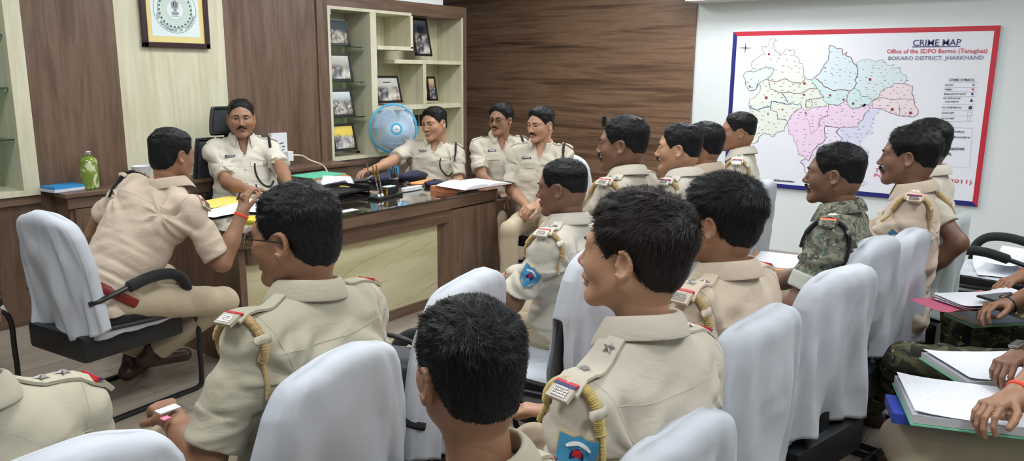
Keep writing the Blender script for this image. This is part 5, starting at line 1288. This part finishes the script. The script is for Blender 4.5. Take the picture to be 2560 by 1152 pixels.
# --- open bundle of papers with violet spine
q=at(822,478); r=thing('paper_bundle','bundle of curling white sheets with dark violet fold','papers',(q.x,q.y,T0),14)
for k in range(5):
    o=sheet(.30,.21,.002+.004*k,.035+.008*k,k).build('sheet',M['paper'],r); o.rotation_euler=(0,0,radians(-8+5*k)); 
mb=MB(); V=[];Fc=[]
for i in range(9):
    a=pi*i/8; 
    for x in (-.10,.10): V.append((x,-.06-.03*sin(a)*1.0,.034+.022*-cos(a)+.012))
for i in range(8): Fc.append((2*i,2*i+1,2*i+3,2*i+2))
mb.add(V,Fc); o=mb.build('folded_cover',flat('dark violet cover',rgb(74,70,106),.5),r,True,False); md=o.modifiers.new('s','SOLIDIFY'); md.thickness=.003
q=at(735,488); single(sheet(.30,.22,0,.02,3),'paper_sheet',M['paper'],'white paper sheet under resting hand of officer behind desk','paper',(q.x,q.y,T0),25)
q=at(905,453); single(sheet(.22,.16,0,.03,5,curl2=.03),'paper_sheet',M['paper'],'small curled white sheets under outstretched hand near fan','paper',(q.x,q.y,T0),-20)
# --- black letter tray
q=at(838,496); r=thing('letter_tray','black plastic two level letter tray on glass desk top','tray',(q.x,q.y,T0),3)
for k,zz in enumerate((0,.045)):
    mb=MB(); mb.box(-.19,.19,-.13,.13,zz,zz+.004,.001); mb.box(-.19,.19,.122,.13,zz,zz+.03); mb.box(-.19,-.182,-.13,.13,zz,zz+.03); mb.box(.182,.19,-.13,.13,zz,zz+.03); mb.box(-.19,.19,-.13,-.124,zz,zz+.012); mb.build('tray_level',M['black'],r)
mb=MB(); 
for x in(-.186,.186):
    for y in(-.12,.12): mb.tube([(x,y,.004),(x,y,.05)],.004,6)
mb.build('support',M['black'],r,True)
q=at(898,489); single(MB().box(-.05,.05,-.03,.03,0,.003),'note_pad',flat('pink paper',rgb(206,110,130),.6),'small pink slip lying in the black letter tray','paper',(q.x+.02,q.y,T0+.0055),10)
q=at(872,462,T0+.055); single(MB().box(-.06,.06,-.04,.04,0,.003),'note_pad',flat('yellow paper',rgb(226,214,90),.6),'small yellow slip by the dark tablet','paper',(q.x,q.y,T0+.0500),20)
q=at(902,456,T0+.05); r=thing('tablet','dark grey smartphone lying flat behind the letter tray','phone',(q.x,q.y,T0),12)
MB().box(-.085,.085,-.045,.045,0,.010,.004).build('case',M['black'],r); MB().box(-.08,.08,-.04,.04,.010,.0112,.0).build('screen',flat('dark screen',rgb(74,74,70),.12),r)
# --- pen stand with two gold pens
q=at(962,494); r=thing('pen_stand','black pen stand with two slanting gold pens','pen stand',(q.x,q.y,T0),8)
MB().box(-.12,.14,-.045,.045,0,.018,.004).build('base',M['black'],r)
MB().box(.01,.10,-.02,.03,.018,.065,.004).build('card_block',M['black'],r); MB().box(.012,.098,-.018,.028,.065,.071,.001).build('note_block',flat('pale blue slips',rgb(196,220,226),.6),r)
MB().box(-.012,.004,-.024,.034,.018,.06,.002).build('brass_plate',M['gold'],r)
for k,x in enumerate((-.075,-.040)):
    mb=MB(); mb.lathe([(.014,.018),(.012,.03),(.006,.036),(.006,.05)],14,Matrix.Translation((x,-.01,0))); h=mb.build('pen_holder',M['steel'],r,True)
    d=Vector((-.28,.02,1)).normalized(); a=Vector((x,-.01,.045)); 
    mb=MB(); mb.tube([a,a+d*.07],[.003,.0055],10); mb.build('pen_tip',M['steel'],r,True)
    mb=MB(); mb.tube([a+d*.07,a+d*.078],.0062,10); mb.build('pen_band',M['blackm'],r,True)
    mb=MB(); mb.tube([a+d*.078,a+d*.185],[.0062,.0052],10); mb.build('pen',M['gold'],r,True)
# --- pen cup with glass top
q=at(998,474); r=thing('pen_cup','black cylindrical pen cup with pens and metal rim','pen cup',(q.x,q.y+.05,T0))
mb=MB(); mb.lathe([(.0001,.002),(.033,.002),(.034,.07),(.030,.07),(.029,.01),(.0001,.01)],24); mb.build('cup',M['black'],r,True)
mb=MB(); mb.lathe([(.034,.070),(.036,.071),(.036,.084),(.033,.085),(.031,.071)],24,cap=False); mb.build('rim',M['steel'],r,True)
for k in range(6): 
    a=k*1.05; mb=MB(); mb.tube([(.012*cos(a),.012*sin(a),.014),(.026*cos(a),.026*sin(a),.145+.012*(k%3))],.0042,8); mb.build('pen',[M['blue'],M['black'],M['steel']][k%3],r,True)
q=at(1018,468); r=single(MB().sphere((0,0,.022),(.026,.026,.022),7,5),'paperweight',M['glass'],'faceted clear glass paperweight beside the pen cup','paperweight',(q.x,q.y,T0))
# --- mobile phone, white
q=at(1030,476); r=thing('cordless_phone','white handset lying on desk with mirrored reflection','phone',(q.x,q.y,T0),4)
mb=MB(); mb.prism([(.10*cos(a)*(1 if abs(cos(a))<.99 else 1),.026*np.sign(sin(a))*abs(sin(a))**.5) for a in np.linspace(0,2*pi,30,endpoint=False)],.004,.026); mb.build('handset',flat('white plastic',rgb(232,234,232),.3),r,True)
MB().box(-.05,.05,-.014,.014,.0258,.0275,.001).build('keypad',flat('pale grey keys',rgb(200,204,204),.4),r)
# --- caps of navy cloth
def cap(px,py,label,rz,s=1.0):
    q=at(px,py); r=thing('beret',label,'cap',(q.x,q.y,T0),rz)
    mb=MB(); n=28; prof=[(.02,.052),(.07,.060),(.105,.052),(.122,.038),(.115,.022),(.10,.010),(.098,.002)]
    mb.lathe([(.0001,.054)]+[(a*s,b*s) for a,b in prof],n,cap=False); mb.V=[(x*1.25,y*.85,z*(1+.25*sin(x*30)*.3)+.004*sin(y*50)) for x,y,z in mb.V]; mb.build('crown',M['navy'],r,True,False)
    mb=MB(); mb.tube([(1.25*.099*s*cos(a),.85*.099*s*sin(a),.008) for a in np.linspace(0,2*pi,40,endpoint=False)],.007,8,closed=True); mb.build('band',M['blackc'],r,True); return r
cap(962,455,'navy blue cap lying behind the gold pens',10,.95); cap(1030,449,'navy blue cap near waist of officer by the fan',-5,.95); cap(1086,464,'navy blue cap left of the open register',4,.62)
q=at(1068,455); single(MB().box(-.15,.15,-.055,.055,0,.006,.001),'envelope',M['orange'],'long orange envelope between two navy caps','envelope',(q.x,q.y+.02,T0),10)
# --- orange file and open register at the desk's right end
q=at(1148,474); r=thing('file_folder','orange file stuffed with white papers under open register','folder',(q.x,q.y,T0),2)
for k in range(5): MB().box(-.15,.10,-.10,.10,.002+.006*k,.006+.006*k,.0005).build('paper_layer',M['paper'],r)
MB().box(-.17,.15,-.115,.12,.032,.036,.001).build('cover',M['orange'],r); MB().box(-.17,-.166,-.115,.12,.0,.034).build('spine',flat('orange brown spine',rgb(190,120,80),.6),r)
q=at(1185,462,T0+.04); r=thing('open_register','open ledger with blank white pages lying on orange file','book',(q.x,q.y,T0+.037),-6)
mb=MB(); mb.box(-.23,.25,-.15,.15,0,.004,.001); mb.build('cover',flat('dark red book cover',rgb(110,30,40),.5),r)
def bookpage(x0,x1,h0,nm,mat,flip):
    n=14; V=[];Fc=[]
    for i in range(n+1):
        t=i/n; x=x0+(x1-x0)*t; z=.004+h0*(sin(pi*min(1,t*1.0))**.6*.55+.45*(1-t)) if True else 0
        for y in (-.145,.145): V.append((x,y,z)); V.append((x,y,.004))
    for i in range(n):
        a=4*i; Fc+= [(a,a+4,a+6,a+2),(a,a+1,a+5,a+4),(a+2,a+6,a+7,a+3)]
    a=4*n; Fc.append((a,a+1,a+3,a+2)); mb=MB(); mb.add(V,Fc); return mb.build(nm,mat,r)
bookpage(0,-.225,.030,'left_pages',M['paper'],1); bookpage(0,.245,.022,'right_pages',M['paper'],0)
# --- red bag edge seen behind the desk corner
# --- papers in front of the belted officer
q=at(560,506); single(MB().box(-.20,.20,-.12,.12,0,.005,.001),'file_folder',flat('yellow folder card',rgb(236,214,110),.6),'bright yellow folder on desk below forearm of officer behind desk','folder',(q.x,q.y+.02,T0),14)
q=at(655,520); single(sheet(.34,.46,.006,.012,9),'paper_sheet',M['paper'],'large white sheet on desk between two officers hands','paper',(q.x,q.y,T0),20)
q=at(565,530); single(sheet(.36,.22,.006,.0,12),'paper_sheet',M['paper'],'white sheet lying over the yellow folder','paper',(q.x,q.y,T0+.0),8)
q=at(640,548); single(MB().box(-.11,.11,-.07,.07,0,.014,.001),'note_pad',flat('yellow writing pad',rgb(214,196,60),.6),'yellow writing pad under the raised hand with red thread','notepad',(q.x+.02,q.y-.02,T0),12)
q=at(628,577); r=thing('smartphone','smartphone with reflective screen at front left desk corner','phone',(q.x,q.y,T0),15); MB().box(-.08,.08,-.04,.04,0,.009,.003).build('case',M['steel'],r); MB().box(-.075,.075,-.036,.036,.009,.0102).build('screen',flat('grey screen',rgb(120,112,108),.1),r)
q=at(866,527); single(MB().box(-.075,.075,-.03,.03,0,.0012),'visiting_card',M['paper'],'white printed card under front edge of desk glass','card',(q.x,q.y,T0),2)
def pen(label,a,b,c,cap=None):
    a=Vector(a);b=Vector(b); r=thing('pen',label,'pen',a); mb=MB(); mb.tube([Vector((0,0,0)),(b-a)*.08,(b-a)],[.001,.0045,.0048],8); mb.build('barrel',flat(label,c,.35),r,True)
    mb=MB(); mb.tube([(b-a)*.93,(b-a)*1.0],.0052,8); mb.build('pen_end',cap or M['black'],r,True)
pen('blue pen in right hand of officer behind desk',at(652,497,.80),at(640,462,.90),rgb(60,60,150)); pen('blue pen lying beside raised hand on white sheet',at(655,493,.748),at(628,500,.748),rgb(60,90,190))
pen('dark pen held by the leaning belted officer',atz(592,500,.93),atz(600,482,.99),rgb(50,50,60)); pen('silver pen upright behind desk near water jar',at(921,436,.80),at(918,410,.90),rgb(190,190,190))
# --- things on the credenza and the wall
cz=.817
q=atz(226,470,cz); r=thing('water_bottle','green water bottle with leaf pattern and steel cap on credenza','bottle',(q.x,5.0,cz))
tb=NT('green bottle glass'); n=tb.noise(tb.coord('Object',(1,1,.6)),22,2,.5,1.2); tb.set(Base_Color=tb.ramp(n,[(.45,rgb(128,152,60)),(.55,rgb(150,176,84)),(.60,rgb(222,232,190))],'LINEAR'),Roughness=.08); tb.b.inputs['Transmission Weight'].default_value=.25
mb=MB(); mb.lathe([(.0001,0),(.05,0),(.056,.006),(.056,.165),(.050,.188),(.028,.205),(.022,.212),(.022,.222)],28); r.scale=(.9,.9,.97); mb.build('bottle',tb.m,r,True)
mb=MB(); mb.lathe([(.025,.214),(.026,.216),(.026,.238),(.024,.242),(.0001,.242)],20); mb.build('cap',M['steel'],r,True)
q=atz(160,474,cz); r=thing('book_stack','blue and white booklet lying on left end of credenza','book',(q.x,q.y-.02,cz),8)
MB().box(-.11,.11,-.075,.075,0,.018,.001).build('lower_booklet',flat('grey white booklet',rgb(200,206,220),.6),r); MB().box(-.11,.09,-.07,.07,.0182,.034,.001).build('upper_booklet',flat('blue booklet',rgb(44,140,204),.45),r)
q=aty(353,412,5.0); r=thing('bowl','small white bowl on credenza behind leaning officer','bowl',(q.x,5.0,cz)); r.scale=(.85,.85,1.15); 
mb=MB(); mb.lathe([(.0001,0),(.035,0),(.045,.02),(.07,.09),(.074,.096),(.068,.092),(.04,.02),(.0001,.01)],24); mb.build('bowl',M['paper'],r,True)
a_,b_=aty(676,334,YB-.03),aty(718,398,YB-.03)
r=thing('switch_board','white electrical switch board with papers taped to it, on brown wall','switch board',((a_.x+b_.x)/2,YB-.03,b_.z))
w_=(b_.x-a_.x)/2; h_=a_.z-b_.z
MB().box(-w_,w_,-.012,.029,0,h_,.004).build('plate',flat('white switch plate',rgb(226,232,234),.35),r); MB().box(-w_*1.05,w_*.8,-.016,-.013,h_*.1,h_*1.02).build('notice',M['paper'],r)
mb=MB()
for k,(x,z_) in enumerate(((-.2,.6),(.1,.62),(.25,.48),(.2,.36))): mb.box(w_*x,w_*(x+.35),-.0175,-.016,h_*z_,h_*z_+.006)
mb.build('notice_lettering',M['black'],r)
MB().box(w_*.5,w_*1.25,-.06,-.013,-h_*.05,h_*.32,.006).build('plug_adapter',flat('white plug',rgb(236,238,238),.3),r)
p0=aty(718,388,YB-.07); mb=MB(); c=curve_pts([p0,p0+Vector((.12,-.02,-.01)),aty(775,400,YB-.1),aty(805,412,YB-.2),atz(818,428,.80),atz(822,440,.78)],8); c0=c[0]; mb.tube([v-c0 for v in c],.006,8)
o=mb.build('power_cable',flat('cream cable',rgb(226,222,200),.5),None,True); o.location=c0; tag(o,'cream power cable running from switch board down behind files','cable')
# --- pedestal fan
fc=aty(984,321,4.98); R=.238*(4.98/5.1); R=(aty(984,261,4.98)-aty(984,381,4.98)).length/2
fr_=empty('pedestal_fan',(fc.x,fc.y,0),radians(-28),'blue and white pedestal fan in front of display cabinet','fan')
Tf=Matrix.Translation((0,0,fc.z))@Matrix.Rotation(radians(90),4,'X')   # local z -> -y (towards the room)
FB=flat('sky blue plastic',rgb(70,178,222),.35); FW=flat('white fan plastic',rgb(226,232,238),.35)
mb=MB(); mb.tube([Tf@Vector((R*cos(a),R*sin(a),0)) for a in np.linspace(0,2*pi,64,endpoint=False)],.010,8,closed=True); mb.build('guard_rim',FB,fr_,True)
WB=flat('pale blue wire',rgb(196,220,238),.35,.1)
mb=MB()
for k in range(112):
    a=2*pi*k/112; prof=[(.052,.085),(R*.45,.082),(R*.8,.055),(R*.97,.012),(R,.0)]
    mb.tube([Tf@Vector((r_*cos(a+.25*r_/R),r_*sin(a+.25*r_/R),z_)) for r_,z_ in prof],.0016,4,cap=False)
for r_,z_ in ((R*.62,.072),): mb.tube([Tf@Vector((r_*cos(a),r_*sin(a),z_)) for a in np.linspace(0,2*pi,48,endpoint=False)],.0016,5,closed=True)
mb.build('front_guard',WB,fr_,True)
mb=MB()
for k in range(60):
    a=2*pi*k/60; mb.tube([Tf@Vector((r_*cos(a),r_*sin(a),z_)) for r_,z_ in ((.06,-.07),(R*.6,-.075),(R*.97,-.02),(R,0))],.0013,4,cap=False)
mb.build('rear_guard',WB,fr_,True)
mb=MB(); mb.lathe([(.0001,.092),(.030,.091),(.036,.088),(.040,.080),(.04,.07)],28,Tf); mb.build('hub_badge',FW,fr_,True)
mb=MB(); mb.lathe([(.036,.0885),(.052,.087),(.058,.080),(.056,.072),(.04,.072)],32,Tf,cap=False); mb.build('hub_ring',FB,fr_,True)
mb=MB(); mb.box(-.012,.012,-.003,.002,.0915,.0935,0,Tf); mb.build('hub_mark',M['blue'],fr_)
for k in range(3):
    mb=MB(); V=[];Fc=[]; nr,na=8,10
    for i in range(nr+1):
        rr_=.03+(R*.88-.03)*i/nr; wd_=radians(38)*(.55+.75*sin(pi*(i/nr)*.8))
        for j in range(na+1):
            t=j/na-.5; a=2*pi*k/3+t*2*wd_+.4*i/nr; V.append(Tf@Vector((rr_*cos(a),rr_*sin(a),.01-.05*t)))
    for i in range(nr):
        for j in range(na): q=i*(na+1)+j; Fc.append((q,q+1,q+na+2,q+na+1))
    o=mb.add(V,Fc).build('blade',flat('translucent pale blue blade',rgb(190,208,226),.3),fr_,True,False); md=o.modifiers.new('s','SOLIDIFY'); md.thickness=.002
mb=MB(); mb.lathe([(.0001,-.17),(.05,-.165),(.06,-.12),(.062,-.06),(.05,-.055),(.0001,-.055)],24,Tf); mb.build('motor_housing',FW,fr_,True)
mb=MB(); mb.tube([(0,.12,fc.z-.03),(0,.10,fc.z-.12),(0,.06,fc.z-.2),(0,.05,.05)],[.03,.025,.020,.018],12); mb.build('pole',FW,fr_,True)
mb=MB(); mb.box(-.045,.045,.0,.09,fc.z-.50,fc.z-.30,.015); mb.build('control_box',FB,fr_,True)
mb=MB(); mb.lathe([(.0001,0),(.19,0),(.2,.012),(.17,.03),(.05,.05),(.03,.06),(.0001,.06)],32,Matrix.Translation((0,.05,0))); mb.build('base',FB,fr_,True)
# --- bag on the empty chair
r=empty('hand_bag',(1.675-.02,1.69+.02,.492),radians(100),'dark navy and black bag lying on empty white chair','bag')
f=Field((-.24,-.2,-.02),(.24,.2,.26),.006); f.ball((0,0,.085),(.20,.135,.085),0); f.cone((-.14,0,.14),(.14,0,.15),.05,.05,.05)
sl,X,Y,Z=f.blk(f.lo,f.lo+f.n*f.res); f.D+=(vnoise(X*14,Y*14,Z*20)*.012).astype(np.float32); f.D=np.maximum(f.D,.002-Z+0*X+0*Y).astype(np.float32)
a_,b_=f.mesh('b'); link('bag_body',npmesh('b',a_,b_),cloth('dark navy nylon',rgb(24,32,52),.3,.5,.4,.6),r)
mb=MB(); mb.tube(curve_pts([(-.14,.02,.19),(-.08,.05,.25),(.08,.05,.25),(.14,.02,.19)],6),.008,8); mb.build('strap',M['black'],r,True)
mb=MB(); mb.tube([(-.17,-.09,.145),(0,-.115,.155),(.17,-.09,.145)],.004,6); mb.build('zip',M['steel'],r,True)
single(sheet(.12,.16,0,.01,4),'paper_sheet',M['paper'],'white paper scrap on arm of empty chair in front row','paper',(1.52,1.66,.489),20)
# --- paper in left hand of the front row officer
wl=Cp['wr'][0]; r=thing('folded_note','small white and pink folded notes held by front row officer with eyeglasses','paper',atz(428,1022,.70)); mb=MB(); mb.box(-.035,.02,-.012,.018,0,.003); mb.build('white_note',M['paper'],r); mb=MB(); mb.box(-.045,-.025,-.045,-.025,-.004,-.001); mb.build('pink_note',flat('pink note',rgb(226,130,160),.6),r)
# --- writing pad on lap of the camouflage officer
q=atz(1945,652,.60); r=thing('clip_board','white writing pad on orange folder on lap of camouflage officer','notepad',(q.x,q.y,.60),10)
MB().box(-.20,.17,-.14,.14,-.008,-.001,.001).build('folder',M['orange'],r); MB().box(-.17,.17,-.13,.115,0,.006,.001).build('pad',M['paper'],r)
q=atz(1300,690,.60); r=thing('file_folder','orange file and khaki cap on lap of cropped hair officer','folder',(q.x+.05,q.y+.02,.585),20); MB().box(-.12,.12,-.10,.10,0,.008,.001).build('folder',M['orange'],r)
mb=MB(); mb.lathe([(.0001,.05),(.06,.048),(.085,.03),(.08,.01)],24,cap=False); mb.build('cap_crown',M['khaki'],r,True,False); mb=MB(); mb.tube([(.082*cos(a),.082*sin(a),.012) for a in np.linspace(0,2*pi,30,endpoint=False)],.008,8,closed=True); mb.build('cap_band',M['blue'],r,True)
# --- notebooks at the right edge
def notebook(px,py,z,label,w,d,h,rz,tilt,cover,edge=1,loc=None):
    q=loc or atz(px,py,z); r=thing('notebook',label,'notebook',(q[0],q[1],z),rz); r.rotation_euler=(radians(tilt),0,radians(rz))
    MB().box(-w/2-.004,w/2+.004,-d/2-.004,d/2+.004,-.006,-.001,.001).build('cover',cover,r)
    MB().box(-w/2,w/2,-d/2,d/2,0,h,.001).build('page_block',M['edge'],r)
    sheet(w,d,h+.0005,.0,3,curl2=.0).build('open_page',M['ruled'],r); o=sheet(w*.98,d*.99,h+.002,.012,7).build('open_page',M['ruled'],r); o.rotation_euler=(0,0,radians(180)); return r
GC=flat('pale green cover',rgb(120,196,160),.5); BC=flat('blue cover',rgb(40,62,160),.5)
notebook(0,0,.635,'open ruled notebook with pale green cover at lower right corner',.40,.29,.022,-70,0,GC,loc=(2.41,.165))
notebook(0,0,.630,'open ruled notebook under writing hand with smartwatch',.34,.25,.016,-50,0,GC,loc=(2.80,.17))
single(MB().box(-.10,.10,-.07,.07,0,.03,.002),'book',BC,'dark blue book sticking out under the lower right notebook','book',(2.36,.29,.597),-70)
q=atz(2460,752,.70); r=thing('file_folder','pink card folder with white papers held at right edge','folder',(q.x+.02,q.y,.672),-40)
o=sheet(.34,.25,0,.02,5,curl2=.03).build('pink_cover',flat('pink card',rgb(196,96,124),.6),r); o.location=(-.05,.02,0)
for k in range(3): o=sheet(.32,.24,.008+.007*k,.02,k+8,curl2=.02).build('sheet',M['paper'],r); o.rotation_euler=(0,0,radians(4-5*k)); o.location=(.03,0,0)
q=atz(2500,737,.73); r=thing('smartphone','black smartphone under fingers over white papers at right edge','phone',(q.x,q.y,.716),-35); MB().box(-.075,.075,-.038,.038,0,.009,.003).build('case',M['black'],r); MB().box(-.071,.071,-.034,.034,.0091,.0102).build('screen',flat('dark glass screen',rgb(20,22,26),.08),r)
q=atz(2460,803,.61); r=thing('book','thin blue and yellow magazine on thigh below the pink folder','book',(3.50,.27,.60),-42)
MB().box(-.12,.12,-.08,.08,0,.010,.001).build('page_block',flat('green page edges',rgb(150,196,140),.6),r); MB().box(-.12,.12,-.08,.08,.0102,.013).build('cover',flat('blue magazine cover',rgb(40,92,176),.35),r); MB().box(-.12,-.08,-.08,.08,.0131,.0140).build('yellow_stripe',flat('yellow stripe',rgb(226,214,120),.4),r); mb=MB(); mb.lathe([(.0001,.0145),(.025,.0145),(.025,.0135)],20); mb.V=[(x+.03,y,z) for x,y,z in mb.V]; mb.build('cover_disc',M['red'],r)
# papers on the far empty chair
for k,(x,y,rz) in enumerate(((4.98,.36,12),(5.05,.30,-14))): single(sheet(.30,.21,0,.05,k+2,curl2=.03),'paper_sheet',M['paper'],['loose white sheet on white chair seat at right edge','upper curled sheet on papers of far right chair'][k],'paper',(x,y,.49+.052*k),rz)
# black bag on the floor between the chairs in the second row and third row
def softbag(name,label,loc,rz,sx,sy,sz,mat,seed):
    r=empty(name,loc,radians(rz),label,'bag'); f=Field((-sx-.05,-sy-.05,-.02),(sx+.05,sy+.05,sz*2+.05),.008); f.ball((0,0,sz),(sx*1.1,sy*1.15,sz*1.15),0)
    sl,X,Y,Z=f.blk(f.lo,f.lo+f.n*f.res); f.D=np.maximum(f.D,np.maximum(np.abs(X)-sx,np.maximum(np.abs(Y)-sy,np.maximum(-Z+.001,Z-sz*2)))); f.D=(f.D+vnoise(X*12+seed,Y*12,Z*14)*.008).astype(np.float32); f.D=np.maximum(f.D,.002-Z+0*X+0*Y).astype(np.float32)
    a_,b_=f.mesh('b'); link('bag_body',npmesh('b',a_,b_),mat,r)
    mb=MB(); mb.tube(curve_pts([(-sx*.5,0,sz*1.9),(-sx*.3,0,sz*2.3),(sx*.3,0,sz*2.3),(sx*.5,0,sz*1.9)],6),.007,8); mb.build('handle',M['black'],r,True); return r
softbag('bag','black laptop bag on floor under chairs of second row',(2.80,1.22,0),10,.17,.06,.15,M['blackc'],3)

q=atx(1511,300,XW-.03); single(MB().box(-.012,.0,-.02,.02,-.06,.035,.003),'wall_box',M['black'],'small black box fixed on brown wood wall above moustached officer','wall fixture',(XW-.0285,q.y,q.z))
# ============================================================ light
w=bpy.data.worlds.new('world'); SC.world=w; w.use_nodes=True; w.node_tree.nodes['Background'].inputs[0].default_value=(.9,.95,1,1); w.node_tree.nodes['Background'].inputs[1].default_value=.3
lt=NT('lit diffuser'); lt.set(Base_Color=(1,1,1,1)); lt.b.inputs['Emission Color'].default_value=(.95,.98,1,1); lt.b.inputs['Emission Strength'].default_value=23.0
def panel(x,y,label,s=.3):
    r=empty('ceiling_light',(x,y,2.72),0,label,'ceiling light','square ceiling light panels')
    mb=MB(); mb.box(-s,s,-s,s,-.012,-.001); mb.build('diffuser',lt.m,r)
    mb=MB(); 
    for a in ((-s-.02,s+.02,-s-.02,-s),(-s-.02,s+.02,s,s+.02),(-s-.02,-s,-s,s),(s,s+.02,-s,s)): mb.box(a[0],a[1],a[2],a[3],-.016,-.001)
    mb.build('frame',M['paper'],r)
for x,y in ((1.0,3.9),(3.2,3.9),(5.2,3.9),(.6,1.6),(2.6,1.9),(4.6,1.9),(.6,-.6),(2.6,-.4),(4.6,-.6),(5.95,2.5)): panel(x,y,'square white ceiling light panel above the meeting')
SC.view_settings.view_transform='Standard'; SC.view_settings.look='None'; SC.view_settings.gamma=1; SC.view_settings.exposure=0.13; SC.view_settings.use_curve_mapping=False
SC.cycles.use_denoising=True; SC.cycles.max_bounces=6; SC.cycles.sample_clamp_indirect=4
SC.cycles.use_adaptive_sampling=True; SC.cycles.adaptive_threshold=.015
